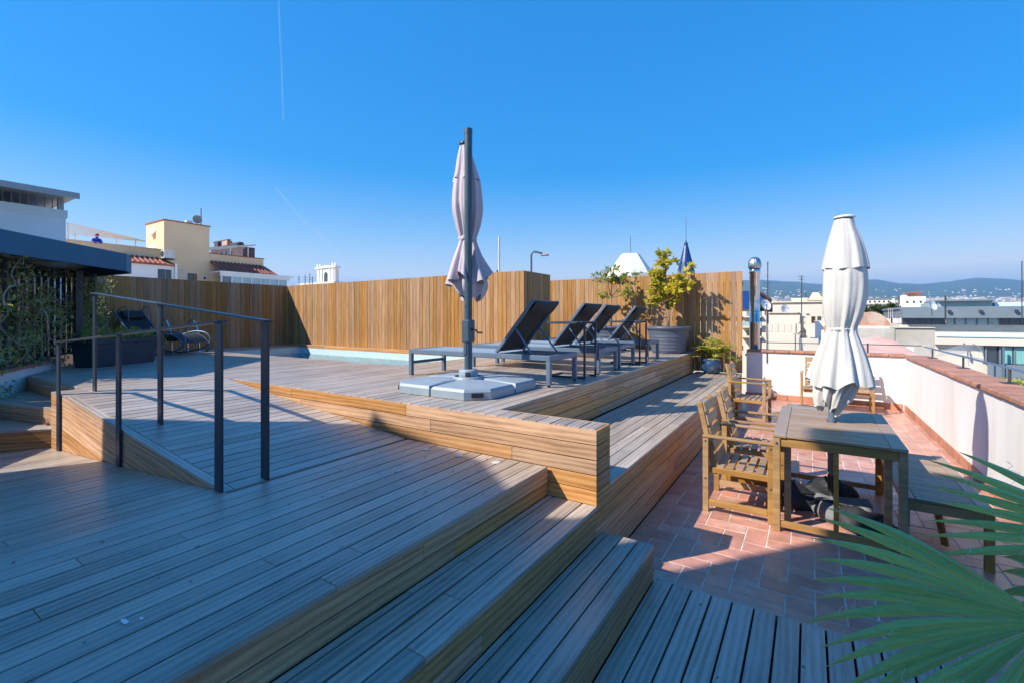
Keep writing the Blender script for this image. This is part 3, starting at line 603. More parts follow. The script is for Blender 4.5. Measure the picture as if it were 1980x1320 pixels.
# ================================================================== PARASOLS
def canopy(stations, nf, amp_fn, nseg=112, sub=5, seed=1, hem=0.0, flat=None):
    """draped closed canopy: stations = (z, cx, cy, r); folds round the axis"""
    r_ = random.Random(seed); ph = [r_.uniform(0, 6.28) for _ in range(6)]; st = []
    for i in range(len(stations) - 1):
        A, B = stations[i], stations[i + 1]
        P0 = stations[max(i - 1, 0)]; P3 = stations[min(i + 2, len(stations) - 1)]
        for k in range(sub):
            t = k / sub; row = []
            for q in range(4):
                m1 = (B[q] - P0[q]) * .5; m2 = (P3[q] - A[q]) * .5; t2, t3 = t * t, t * t * t
                row.append((2 * t3 - 3 * t2 + 1) * A[q] + (t3 - 2 * t2 + t) * m1 + (-2 * t3 + 3 * t2) * B[q] + (t3 - t2) * m2)
            st.append(row)
    st.append(list(stations[-1])); n = len(st); vs = []; fs = []
    for i, (z, cx, cy_, r) in enumerate(st):
        f = i / (n - 1); A = amp_fn(f)
        for k in range(nseg):
            a = 2 * math.pi * k / nseg
            w = math.sin(nf * a + ph[0] + .7 * math.sin(2 * a + ph[1]) + .4 * math.sin(f * 3 + ph[4]))
            w = .62 * w + .25 * math.sin((2 * nf + 1) * a + ph[2] + f * 2) + .22 * math.sin(3 * a + ph[3] + f * 1.5)
            w = math.copysign(abs(w) ** .8, w)
            rr = r * (1 + A * w); zz = z
            if hem: zz += hem * max(0, (f - .8) / .2) * (math.sin(3 * a + ph[5]) * .55 + math.sin(7 * a + ph[2]) * .35 + w * .4)
            vs.append((cx + rr * math.cos(a), cy_ + rr * math.sin(a), zz))
    for i in range(n - 1):
        for k in range(nseg): fs.append((i * nseg + k, (i + 1) * nseg + k, (i + 1) * nseg + (k + 1) % nseg, i * nseg + (k + 1) % nseg))
    m_ = MB(); m_.add(vs, fs); return m_
def grow(pairs):
    return lambda f: next((pairs[i][1] + (pairs[i + 1][1] - pairs[i][1]) * (f - pairs[i][0]) / (pairs[i + 1][0] - pairs[i][0]) for i in range(len(pairs) - 1) if pairs[i][0] <= f <= pairs[i + 1][0]), pairs[-1][1])
PU = Vector((-3.10, 3.93, ZU))
par = thing('cantilever_parasol', PU, 'tall closed mauve parasol on a slate-blue side pole with a four-slab base', 'parasol')
def slab_poly(sx, sy):
    o, i_ = .60, .012
    p = [(i_, i_), (o, i_), (o, o - .17), (o - .17, o), (i_, o)]
    p = [(.012, .012), (.60, .012), (.60, .42), (.42, .60), (.012, .60)]
    p = [(x * sx, y * sy) for x, y in p]
    return p if sx * sy > 0 else p[::-1]
for sx in (-1, 1):
    for sy in (-1, 1):
        P_ = slab_poly(sx, sy); I1 = inset(P_, .018); I2 = inset(P_, .045); n = len(P_); cxx = sum(p[0] for p in P_) / n; cyy = sum(p[1] for p in P_) / n
        vs = [(x, y, .004) for x, y in P_] + [(x, y, .075) for x, y in P_] + [(x, y, .10) for x, y in I1]
        vs += [(x * .55 + sx * .02, y * .55 + sy * .02, .118) for x, y in I2]
        fs = [tuple(reversed(range(n)))] + [(r * n + i, r * n + (i + 1) % n, (r + 1) * n + (i + 1) % n, (r + 1) * n + i) for r in range(3) for i in range(n)] + [tuple(range(3 * n, 4 * n))]
        sl = MB().add(vs, fs).build('base_slab', M['plastic'], par)
        d = Vector((sx, sy, 0)).normalized(); c = Vector((sx * .515, sy * .515, .045))
        m_ = MB(); m_.beam(c - Vector((-d.y, d.x, 0)) * .055, c + Vector((-d.y, d.x, 0)) * .055, .012, .04); m_.build('handle_slot', M['black'], sl)
        m_ = MB()
        for k in (-1, 1):
            q0 = Vector((sx * .12, sy * .12, .1185)); q1 = Vector((sx * (.40 + .04 * k), sy * (.40 - .04 * k), .103)); m_.beam(q0 + Vector((-d.y, d.x, 0)) * .02 * k, q1, .012, .008)
        m_.build('moulded_rib', M['plastic'], sl)
MB().lathe([(.165, .10), (.165, .135), (.15, .142)], 28).lathe([(.105, .135), (.103, .20), (.095, .212), (.05, .213)], 28, cap1=True).build('hub', M['plastic'], par, True)
o = MB().box((.062, -.088, .165), (.05, .02, .05)).build('lock_pedal', M['black'], par)
MB().lathe([(.043, .2), (.043, 2.74), (.046, 2.745), (.046, 2.80), (.036, 2.806)], 14, cap1=True).build('pole', M['pole'], par, False)
for z in (.88, 1.2, 1.55, 2.0): MB().tube([(.0, -.040, z), (.0, -.046, z)], .006, 8).build('bolt', M['black'], par)
MB().box((0, 0, .62), (.105, .115, .24), .012).box((-.01, 0, .44), (.05, .10, .16), .01).build('crank_box', M['pole'], par)
MB().tube([(.05, 0, .64), (.11, -.01, .63), (.14, -.015, .605), (.20, -.02, .605)], .011, 7).build('crank_handle', M['black'], par)
CD = Vector((-.56, .83, 0)).normalized(); cx_, cy_ = CD.x * .17, CD.y * .17
CL = Vector((-RGT.x, -RGT.y, 0))
def cs(z, off, r): return (z, cx_ + CL.x * off, cy_ + CL.y * off, r * .92)
MB().beam((0, 0, 2.70), (cx_ * 1.1, cy_ * 1.1, 2.70), .06, .07, .006).build('arm', M['pole'], par)
top_ = MB().lathe([(.0, 2.725), (.05, 2.72), (.055, 2.70), (.05, 2.685)], 16, c=(cx_ + CL.x * .06, cy_ + CL.y * .06, 0)).build('cap', M['black'], par)
can = canopy([cs(2.68, .06, .05), cs(2.55, .045, .09), cs(2.40, .03, .125), cs(2.28, .03, .15)], 7, lambda f: .10 + .14 * f, seed=3, hem=.02).build('vent_flap', M['mauve'], par, True)
can = canopy([cs(2.52, .03, .08), cs(2.3, .03, .145), cs(2.1, .03, .165), cs(1.95, .025, .165), cs(1.8, .02, .135), cs(1.69, .02, .105), cs(1.64, .02, .095), cs(1.58, .02, .105), cs(1.45, .02, .15), cs(1.32, .02, .19), cs(1.17, .01, .238)], 8,
    grow([(0, .10), (.45, .22), (.6, .16), (.75, .2), (1, .30)]), seed=5, hem=.085).build('canopy', M['mauve'], par, True)
canopy([cs(1.30, .0, .15), cs(1.12, -.01, .18), cs(.98, -.02, .12)], 6, lambda f: .25, seed=8, hem=.05).build('hem_folds', M['mauve'], can, True)
MB().lathe([(.098, 1.625), (.103, 1.64), (.103, 1.652), (.098, 1.665)], 40, c=(cx_ + CL.x * .02, cy_ + CL.y * .02, 0), fn=lambda r, z, a: r * (1 + .05 * math.sin(8 * a))).build('tie_band', M['mauve'], par, True)

PW = Vector((0.175, 5.20, 0.0))
pw = thing('centre_parasol', PW, 'closed off-white parasol standing through the wooden table', 'parasol')
def ws(py, pxc, rpx): return (EYE + (CYP - py) / FPX * 4.27, RGT.x * (pxc - 1611) * .00479, RGT.y * (pxc - 1611) * .00479, rpx * .0041)
MB().tube([(0, 0, .02), (0, 0, .95)], .027, 14).tube([(0, 0, .72), (0, 0, .86)], .031, 14).tube([(0, 0, .9), (RGT.x * .115, RGT.y * .115, 2.66)], .022, 12).build('pole', M['frame'], pw, False)
MB().lathe([(.40 * .0, .0), (.24, .0), (.24, .03), (.06, .06), (.035, .12), (.035, .3)], 24).build('base', M['black'], pw, True)
canopy([ws(425, 1634, 17.5), ws(440, 1634, 22), ws(470, 1636, 32), ws(500, 1637, 39), ws(521, 1637, 43)], 8, grow([(0, .03), (.4, .06), (1, .085)]), seed=11, hem=.012).build('vent_flap', M['white_canvas'], pw, True)
wc = canopy([ws(490, 1637, 33), ws(525, 1636, 40.5), ws(560, 1636, 42), ws(588, 1634, 40), ws(610, 1632, 35), ws(626, 1630, 29.5), ws(637, 1629, 26.5), ws(648, 1628, 29), ws(670, 1628, 38), ws(695, 1628, 47), ws(720, 1627, 55), ws(741, 1627, 60)], 9,
    grow([(0, .02), (.3, .07), (.45, .14), (.58, .20), (.7, .18), (.85, .15), (1, .14)]), seed=21, hem=.04).build('canopy', M['white_canvas'], pw, True)
canopy([ws(715, 1622, 42), ws(742, 1617, 37), ws(764, 1612, 31), ws(786, 1608, 23)], 9, grow([(0, .12), (.5, .32), (1, .5)]), seed=14, hem=.08).build('hem_folds', M['white_canvas'], wc, True)
MB().lathe([(.104, 1.63), (.113, 1.64), (.113, 1.652), (.104, 1.662)], 48, c=(RGT.x * .083, RGT.y * .083, 0), fn=lambda r, z, a: r * (1 + .07 * math.sin(9 * a + 1))).build('tie_band', M['white_canvas'], pw, True)
MB().lathe([(.0, .026), (.05, .024), (.085, .012), (.088, .0), (.07, -.006)], 24, c=(RGT.x * .115, RGT.y * .115, 2.675)).build('cap', M['dish'], pw, True)

# ================================================================== SUN LOUNGERS AND C-SHAPED TABLES
def make_lounger(loc, label):
    t = thing('sun_lounger', loc, label, 'sun lounger', 'sun loungers along the deck edge'); W = .71; Lg = 2.15; H = .35
    f = MB()
    for y in (.022, W - .022): f.box((Lg / 2, y, H - .03), (Lg, .044, .06), .006)
    f.box((.022, W / 2, H - .03), (.044, W - .088, .06), .004).box((Lg - .022, W / 2, H - .03), (.044, W - .088, .06), .004)
    f.box((1.42, W / 2, H - .035), (.04, W - .088, .04), .003).build('frame', M['frame'], t)
    for x in (.027, Lg - .027):
        for y in (.026, W - .026):
            lg = MB().box((x, y, (H - .058) / 2 + (.012 if x > 1 else 0)), (.052, .05, H - .06 - (.024 if x > 1 else 0)), .004).build('leg', M['frame'], t)
            if x > 1: MB().tube([(x, y - .012, .016), (x, y + .012, .016)], .016, 10).build('caster', M['black'], lg)
    MB().box((.027, W / 2, .17), (.022, W - .1, .04), .003).build('stretcher', M['frame'], t)
    s = MB(); n = 14; vs = []; fs = []
    for i in range(n + 1):
        for k in range(5):
            x = .03 + (1.42 - .03) * i / n; y = .03 + (W - .06) * k / 4; vs.append((x, y, H - .004 - .022 * (1 - ((k - 2) / 2) ** 2) * math.sin(math.pi * i / n) ** .4))
    for i in range(n):
        for k in range(4): fs.append((i * 5 + k, (i + 1) * 5 + k, (i + 1) * 5 + k + 1, i * 5 + k + 1))
    s.add(vs, fs).build('seat_sling', M['slinglight'], t, True)
    b0 = Vector((1.40, 0, H + .005)); b1 = Vector((1.915, 0, H + .615)); d = (b1 - b0).normalized(); nn = Vector((-d.z, 0, d.x))
    bf = MB()
    for y in (.055, W - .055): bf.beam(b0 + Y * y, b1 + Y * y, .03, .036, .004, up=nn)
    bf.beam(b1 - d * .02 + Y * .04, b1 - d * .02 + Y * (W - .04), .03, .03, .004).build('back_frame', M['frame'], t)
    vs = []; fs = []; m = 12; Ls = (b1 - b0).length
    for i in range(m + 1):
        for k in range(5):
            y = .062 + (W - .124) * k / 4; p = b0 + d * (Ls - .01) * i / m + Y * y - nn * (.02 * (1 - ((k - 2) / 2) ** 2) * math.sin(math.pi * i / m) ** .5) + nn * .012
            vs.append(tuple(p))
    for i in range(m):
        for k in range(4): fs.append((i * 5 + k, i * 5 + k + 1, (i + 1) * 5 + k + 1, (i + 1) * 5 + k))
    MB().add(vs, fs).build('back_sling', M['sling'], t, True)
    vs = []
    for (u, off) in ((.80, -.004), (.83, -.035), (.975, -.036), (1.0, -.004)):
        for k in range(5): y = .075 + (W - .15) * k / 4; sag = .022 * (1 - ((k - 2) / 2) ** 2); vs.append(tuple(b0 + d * Ls * (u - .06 * sag / .022 * (u < .9)) + Y * y - nn * sag + nn * off))
    MB().add(vs, [(i * 5 + k, i * 5 + k + 1, i * 5 + k + 6, i * 5 + k + 5) for i in range(3) for k in range(4)]).build('head_pad', M['sling'], t, True)
    for y in (.075, W - .075):
        p = b0 + d * Ls * .48 + Y * y - nn * .02; MB().tube([p, (1.90, y - .02 if y < .3 else y + .02, H - .005)], .011, 7).build('strut', M['frame'], t)
    return t
lx = -4.53
lou = [make_lounger((lx, 4.45, ZU), 'nearest raised sun lounger, beside the parasol base')]
for y, dx, lab in ((5.78, .03, 'second sun lounger from the parasol, behind the first side table'), (6.66, .0, 'third sun lounger, close against the second one'), (8.02, .02, 'farthest sun lounger, in front of the large grey pots')):
    c = copy_tree(lou[0]); c.location = (lx + dx, y, ZU); c['label'] = lab
def make_ctable(loc, label):
    t = thing('side_table', loc, label, 'side table', 'C-shaped side tables between the loungers'); H = .72
    MB().box((-.27, .17, H - .012), (.54, .36, .012), .002).box((-.27, -.005, H - .02), (.54, .024, .03), .003).box((-.27, .345, H - .02), (.54, .024, .03), .003).build('table_top', M['tableframe'], t)
    for y in (-.005, .345):
        MB().box((-.013, y, H / 2 - .01), (.026, .026, H - .06), .003).build('leg', M['tableframe'], t)
        MB().box((-.26, y, .012), (.52, .026, .024), .003).build('runner', M['tableframe'], t)
    MB().box((-.51, .17, .012), (.026, .32, .024), .003).build('cross_bar', M['tableframe'], t)
    return t
ct = make_ctable((-2.36, 5.36, ZU), 'dark C-shaped side table between the first and second loungers')
c = copy_tree(ct); c.location = (-2.33, 7.50, ZU); c['label'] = 'dark C-shaped side table between the third and farthest loungers'

# ================================================================== TEAK FURNITURE
def make_chair(loc, rz, label, W=.63, group='wooden armchairs on the terrace'):
    """faces +X, origin at the floor below its centre"""
    t = thing('wooden_armchair' if W < 1 else 'wooden_bench_seat', loc, label, 'armchair' if W < 1 else 'bench', group, None, rz); D = .57
    for s in (-1, 1):
        y = s * (W / 2 - .02)
        MB().box((D / 2 - .025, y, .335), (.05, .036, .67), .004).build('front_leg', M['furniture'], t)
        MB().box((-D / 2 + .025, y, .335), (.05, .036, .67), .004).build('back_leg', M['furniture'], t)
        MB().box((0, y, .681), (D + .004, .052, .022), .004).build('armrest', M['furniture'], t)
        MB().box((0, y, .085), (D - .1, .03, .055), .003).build('runner', M['furniture'], t)
        MB().box((.0, y - s * .034, .37), (D - .02, .028, .05), .003).build('seat_rail', M['furniture'], t)
        for x in (D / 2 - .025, -D / 2 + .025):
            for z in (.64, .30): MB().tube([(x, y + s * .014, z), (x, y + s * .0205, z)], .008, 8).build('bolt', M['chrome'], t)
        MB().beam((-D / 2 + .09, y - s * .07, .36), (-D / 2 - .045, y - s * .07, .975), .028, .045, .003, up=(1, 0, .22)).build('back_upright', M['furniture'], t)
    for k in range(6):
        MB().box((-.145 + k * .079, 0, .402), (.06, W - .115, .02), .003).build('slat', M['slatgrey'], t)
    for k in range(5):
        f = .17 + k * .187; z = .36 + .615 * f; x = -D / 2 + .09 - .135 * f + .035
        MB().box((0, 0, 0), (.016, W - .17, .09), .003, Matrix.Rotation(-.216, 3, 'Y')).build('back_slat', M['slatgrey'], t, loc=(x, 0, z))
    MB().box((D / 2 - .06, 0, .355), (.025, W - .13, .05), .003).box((-D / 2 + .1, 0, .355), (.025, W - .13, .05), .003).build('apron', M['furniture'], t)
    return t
c1 = make_chair((-.535, 4.79, 0), 0, 'front wooden armchair pushed up to the near left corner of the table')
for loc, rz, lab in (((-.50, 5.58, 0), R(2), 'second wooden armchair along the left side of the table, behind the front one'), ((-.86, 8.85, 0), R(-4), 'wooden armchair standing alone by the walkway edge near the blue pot')):
    c = copy_tree(c1); c.location = loc; c.rotation_euler = (0, 0, rz); c['label'] = lab
b = make_chair((.42, 10.78, 0), -R(90), 'two-seat wooden bench with arms against the far white wall', 1.14, None)

tb = thing('dining_table', (.175, 5.12, 0), 'wooden slatted dining table with the white parasol through it', 'table')
TW, TL, TH = .86, 1.50, .795
for s in (-1, 1):
    MB().box((s * (TW / 2 - .047), 0, TH - .012), (.094, TL, .024), .003).build('end_board', M['slatgrey'], tb)
    MB().box((0, s * (TL / 2 - .03), TH - .062), (TW - .11, .024, .07), .003).build('apron', M['furniture'], tb)
    MB().box((s * (TW / 2 - .03), 0, TH - .055), (.024, TL - .12, .055), .003).build('side_rail', M['furniture'], tb)
    MB().box((0, s * (TL / 2 - .03), .06), (TW - .11, .03, .05), .003).build('stretcher', M['furniture'], tb)
    MB().box((0, s * (TL / 2 - .03), (TH - .1 + .085) / 2), (.034, .022, TH - .185), .003).build('middle_post', M['furniture'], tb)
    for r in (-1, 1):
        lg = MB().box((s * (TW / 2 - .027), r * (TL / 2 - .03), (TH - .026) / 2), (.052, .048, TH - .026), .004).build('leg', M['furniture'], tb)
        MB().tube([(s * (TW / 2 - .027), r * (TL / 2 - .007), TH - .07), (s * (TW / 2 - .027), r * (TL / 2 - .001), TH - .07)], .009, 8).build('bolt', M['chrome'], lg)
    MB().box((s * (TW / 2 - .10), -s * .0 - .60, (TH - .06) / 2), (.05, .03, TH - .06), .003).build('gate_leg', M['furniture'], tb)
k = 0; y = -TL / 2 + .004
while y < TL / 2 - .02:
    if abs(y + .031 - .08) > .045 or True:
        m_ = MB()
        if abs(y + .0295 - (5.20 - 5.12)) < .055:
            for s in (-1, 1): m_.box((s * (.036 + (TW / 2 - .0965 - .036) / 2), y + .0295, TH - .011), (TW / 2 - .0965 - .036, .059, .02), .0025)
        else: m_.box((0, y + .0295, TH - .011), (TW - .193, .059, .02), .0025)
        m_.build('slat', M['slatgrey'], tb)
    y += .0655
bn = thing('slatted_bench', (.82, 5.17, 0), 'long backless slatted bench on the right side of the table', 'bench')
BW, BL, BH = .50, 1.48, .435
for s in (-1, 1):
    MB().box((s * (BW / 2 - .04), 0, BH - .012), (.08, BL, .024), .003).build('end_board', M['slatgrey'], bn)
    MB().box((0, s * (BL / 2 - .03), BH - .062), (BW - .1, .024, .07), .003).build('apron', M['furniture'], bn)
    MB().box((s * (BW / 2 - .03), 0, BH - .055), (.024, BL - .12, .055), .003).build('side_rail', M['furniture'], bn)
    for r in (-1, 1):
        lg = MB().box((s * (BW / 2 - .027), r * (BL / 2 - .03), (BH - .026) / 2), (.05, .046, BH - .026), .004).build('leg', M['furniture'], bn)
        MB().tube([(s * (BW / 2 - .027), r * (BL / 2 - .007), BH - .06), (s * (BW / 2 - .027), r * (BL / 2 - .001), BH - .06)], .009, 8).build('bolt', M['chrome'], lg)
MB().beam((-.03, -.55, BH - .05), (.05, -.42, .02), .04, .022, .002).build('folding_leg', M['furniture'], bn)
y = -BL / 2 + .004
while y < BL / 2 - .02: MB().box((0, y + .0245, BH - .011), (BW - .165, .049, .02), .0025).build('slat', M['slatgrey'], bn); y += .0585
# grey sling footstool behind the table
fs_ = thing('footstool', (.0, 8.05, 0), 'low grey sling footstool on the tiles behind the table', 'footstool')
MB().box((-.27, 0, .38), (.035, 1.0, .035), .004).box((.27, 0, .38), (.035, 1.0, .035), .004).box((0, -.48, .38), (.51, .03, .03), .003).box((0, .48, .38), (.51, .03, .03), .003).build('frame', M['tableframe'], fs_)
vs = []
for i in range(9):
    for k in range(5): vs.append((-.275 + .55 * k / 4, -.49 + .98 * i / 8, .405 - .02 * (1 - ((k - 2) / 2) ** 2)))
MB().add(vs, [(i * 5 + k, i * 5 + k + 1, i * 5 + k + 6, i * 5 + k + 5) for i in range(8) for k in range(4)]).build('sling', M['slinggrey'], fs_, True)
for sx in (-1, 1):
    for sy in (-1, 1): MB().box((sx * .27, sy * .45, .18), (.035, .035, .365), .003).build('leg', M['furniture'], fs_)
# folded covers / ballast bags under the table
def bag(loc, dims, rz, label, seed, mat):
    bm = bmesh.new(); bmesh.ops.create_icosphere(bm, subdivisions=4, radius=1.0); r_ = random.Random(seed); ph = [r_.uniform(0, 6.28) for _ in range(8)]
    for v in bm.verts:
        p = v.co; an = math.atan2(p.y, p.x); fold = .07 * math.sin(3 * an + ph[0] + 2 * p.z) + .06 * math.sin(5 * p.x + ph[1]) * math.sin(4 * p.y + ph[2]) + .05 * math.sin(9 * p.x + 4 * p.y + ph[3])
        s = 1 + fold; z = p.z
        z = max(z, -.35)
        v.co = Vector((p.x * s * dims[0], p.y * s * dims[1], (z + .35) * s * dims[2] * (1 + .25 * math.sin(2.3 * p.x + ph[4]))))
    me = bpy.data.meshes.new('ballast_bag'); bm.to_mesh(me); bm.free()
    for p in me.polygons: p.use_smooth = True
    o = link('ballast_bag', me, mat); o.location = loc; o.rotation_euler = (0, 0, rz); tag(o, label, 'bag', 'fabric ballast bags under the table')
    sb = [o2 for o2 in ()]
    m_ = MB(); m_.tube([(-dims[0] * .9, -dims[1] * .3, dims[2] * .55), (-dims[0] * .4, -dims[1] * .55, dims[2] * 1.02), (dims[0] * .3, -dims[1] * .55, dims[2] * 1.05), (dims[0] * .85, -dims[1] * .25, dims[2] * .6)], .012, 6); m_.build('strap', M['black'], o)
    return o
bag((-.08, 5.12, 0), (.24, .17, .135), R(20), 'black fabric bag on the tiles under the left end of the table', 1, M['bag'])
bag((.23, 4.98, 0), (.24, .22, .15), R(-15), 'grey fabric bag in the middle of the pile around the parasol pole', 2, M['baggrey'])
bag((.42, 4.80, 0), (.24, .19, .12), R(-30), 'black fabric bag at the right end of the pile under the table', 3, M['bag'])
bag((.12, 5.36, 0), (.27, .15, .14), R(5), 'black fabric bag behind the others, against the parasol pole', 4, M['bag'])
# ================================================================== POTS AND PLANTS
def add_leaf(m_, p, d, up, L, w, fold=.25):
    d = d.normalized(); s = d.cross(up)
    if s.length < 1e-3: s = d.orthogonal()
    s.normalize(); n = s.cross(d)
    m_.add([p, p + d * L * .45 + s * w - n * w * fold, p + d * L, p + d * L * .45 - s * w - n * w * fold, p + d * L * .5 + n * 0], [(0, 1, 4), (1, 2, 4), (2, 3, 4), (3, 0, 4)])
def rv(r_, k=1.0): return Vector((r_.gauss(0, k), r_.gauss(0, k), r_.gauss(0, k)))
def big_pot(loc, label):
    t = thing('tree_pot', loc, label, 'plant pot', 'large grey tree pots by the fence')
    ribs = [(.34, 0), (.345, .01)] + [q for z in (.06, .13, .20, .27, .34) for q in ((.35 + z * .19, z), (.357 + z * .19, z + .012), (.35 + z * .19, z + .024))] + [(.425, .41), (.435, .47), (.44, .50), (.47, .515), (.475, .555), (.46, .575), (.43, .57), (.425, .52), (.40, .50)]
    MB().lathe(ribs, 40, cap0=True).build('pot_body', M['potgrey'], t, True)
    MB().lathe([(.0, .515), (.2, .52), (.425, .505)], 24).build('soil', M['soil'], t, True)
    return t
big_pot((-2.63, 10.46, ZU), 'large ribbed grey pot nearer the walkway, holding the yellow tree')
big_pot((-3.95, 10.44, ZU), 'large grey pot half hidden behind the farthest lounger')
def small_tree(name, loc, label, h0, hubs, leafm, nleaf, ls, seed, fruits=0, trunk_r=.028, twigs=9):
    r_ = random.Random(seed); t = thing(name, loc, label, 'tree')
    tp = [Vector((0, 0, 0)), Vector((.01, 0, h0 * .5)), Vector((-.01, .01, h0))]
    MB().tube(tp, [trunk_r, trunk_r * .9, trunk_r * .75], 9).build('trunk', M['bark'], t, True)
    lv = MB(); allends = []
    for (c, rad, n) in hubs:
        c = Vector(c); mid = (tp[-1] + c) / 2 + rv(r_, .04)
        b = MB(); b.tube([tp[-1] - Vector((0, 0, .04)), mid, c], [trunk_r * .6, trunk_r * .4, trunk_r * .25], 6)
        for k in range(twigs):
            d = rv(r_).normalized(); d.z = abs(d.z) * .7 + .05; st_ = mid.lerp(c, r_.uniform(.2, 1)); e = st_ + Vector((d.x * rad[0], d.y * rad[1], d.z * rad[2])) * r_.uniform(.6, 1.25)
            m2 = (st_ + e) / 2 + rv(r_, .03); b.tube([st_, m2, e], [trunk_r * .22, trunk_r * .15, trunk_r * .07], 4, False); allends.append((st_, m2, e, n))
        b.build('branch', M['bark'], t, True)
    tot = sum(e[3] for e in allends)
    for st_, m2, e, n in allends:
        for k in range(int(nleaf * n / tot)):
            f = r_.uniform(.35, 1.08) ; p = (st_.lerp(m2, f * 2) if f < .5 else m2.lerp(e, f * 2 - 1)) + rv(r_, .025)
            d = (e - st_).normalized() * .7 + rv(r_, .6); d.z -= .25; add_leaf(lv, p, d, Vector((r_.gauss(0, .4), r_.gauss(0, .4), 1)), ls * r_.uniform(.6, 1.25), ls * .27 * r_.uniform(.8, 1.2))
    tag(lv.build('foliage', leafm, t), kind='stuff')
    for k in range(fruits):
        st_, m2, e, n = r_.choice(allends); bm = bmesh.new(); bmesh.ops.create_icosphere(bm, subdivisions=2, radius=.034); me = bpy.data.meshes.new('fruit'); bm.to_mesh(me); bm.free()
        for p in me.polygons: p.use_smooth = True
        o = link('fruit', me, M['orange'], t); o.location = m2 + Vector((0, 0, -.07))
    return t
small_tree('citrus_tree', (-2.63, 10.44, ZU + .5), 'small tree with yellow-green leaves in the grey pot nearer the walkway', .48,
    [((.0, .0, .85), (.42, .36, .34), 1.1), ((-.22, .05, .95), (.34, .3, .3), .8), ((.25, -.05, 1.0), (.36, .3, .32), .8), ((-.05, 0, 1.45), (.24, .24, .42), .8), ((.42, .02, 1.25), (.2, .2, .2), .35), ((-.36, 0, 1.22), (.2, .2, .2), .3), ((-.1, -.1, .62), (.36, .3, .16), .4)],
    M['leaf_yellow'], 1900, .135, 4, 0)
small_tree('citrus_tree', (-3.95, 10.44, ZU + .5), 'sparse citrus tree with small green leaves and a few oranges beside the yellow one', .78,
    [((-.05, 0, 1.15), (.4, .35, .34), 1), ((.32, .0, 1.2), (.36, .3, .32), 1), ((.42, 0, .75), (.22, .2, .28), .6), ((-.28, 0, .75), (.2, .2, .2), .3), ((.05, 0, 1.4), (.3, .3, .2), .5)],
    M['leaf_citrus'], 620, .10, 9, 5, .022, 10)
bp = thing('blue_pot', (-1.78, 10.72, ZW), 'round blue glazed pot on the walkway at the foot of the slat fence', 'plant pot')
MB().lathe([(.115, 0), (.16, .03), (.20, .10), (.21, .17), (.195, .25), (.17, .30), (.178, .325), (.165, .33), (.15, .30)], 32, cap0=True).build('pot_body', M['bluepot'], bp, True)
MB().lathe([(.0, .30), (.155, .295)], 20).build('soil', M['soil'], bp, True)
sh = thing('leafy_shrub', (-1.78, 10.72, ZW + .3), 'bright yellow-green shrub with finger-like leaves growing in the blue pot', 'shrub'); r_ = random.Random(2); lv = MB(); sm_ = MB()
for k in range(70):
    a = r_.uniform(0, 6.28); rr = r_.uniform(.03, .44) ; e = Vector((rr * math.cos(a) + .06, rr * math.sin(a) * .75 - .03, .42 - rr * .7 + r_.uniform(-.10, .12)))
    sm_.tube([(0, 0, 0), e * .55 + Vector((0, 0, .1)), e], [.006, .005, .003], 4, False)
    for j in range(9):
        an = a + (j - 4) * .42; d = Vector((math.cos(an), math.sin(an), r_.uniform(-.35, .1))); add_leaf(lv, e, d, Vector((0, 0, 1)), r_.uniform(.11, .175), .022)
sm_.build('stem', M['leaf_bright'], sh); tag(lv.build('foliage', M['leaf_bright'], sh), kind='stuff')
ob = MB().box((0, 0, 0), (.055, .03, .09), .006).box((0, -.018, .0), (.04, .012, .06), .004).build('outlet_box', M['awning']); ob.location = (-2.07, 10.962, .83)
tag(ob, 'small pale weatherproof outlet box on the fence beside the shrub', 'outlet')

# long dark planter with trailing greenery, and the vine on the dark trellis
pl = thing('planter_box', (-9.62, 2.86, ZU), 'long dark resin planter box standing on the deck below the vines', 'planter', rz=R(117.5))
pm_ = MB(); vs = []
for (hx, hy, z) in ((.50, .19, 0), (.545, .22, .36), (.565, .24, .365), (.57, .245, .43), (.54, .215, .43), (.53, .205, .37)): vs += [(-hx, -hy, z), (hx, -hy, z), (hx, hy, z), (-hx, hy, z)]
pm_.add(vs, [(3, 2, 1, 0)] + [(r * 4 + i, r * 4 + (i + 1) % 4, r * 4 + 4 + (i + 1) % 4, r * 4 + 4 + i) for r in range(5) for i in range(4)]).build('planter_body', M['planter'], pl)
MB().box((0, 0, .375), (1.06, .41, .02)).build('soil', M['soil'], pl)
tp_ = thing('trailing_plant', (-9.62, 2.86, ZU + .39), 'low trailing greenery spilling over the long dark planter', 'plant', rz=R(117.5)); r_ = random.Random(12); lv = MB(); sm_ = MB()
for k in range(90):
    x = r_.uniform(-.56, .62); y = r_.uniform(-.2, .2); h = r_.uniform(.05, .22); o_ = Vector((x, y, 0)); e = o_ + Vector((r_.gauss(.05, .1), r_.gauss(0, .1), h)); f = e + Vector((r_.gauss(0, .08), r_.gauss(0, .08), -h * r_.uniform(.1, .7)))
    if x > .45: f = e + Vector((.16, r_.gauss(0, .1), -.22))
    sm_.tube([o_, e, f], [.005, .004, .002], 4, False)
    for j in range(11):
        p = e.lerp(f, r_.random()) if j > 3 else o_.lerp(e, r_.random()); add_leaf(lv, p, rv(r_), Vector((0, 0, 1)), r_.uniform(.04, .085), .012)
sm_.build('stem', M['leaf_vine'], tp_); tag(lv.build('foliage', M['leaf_bright'], tp_), kind='stuff')

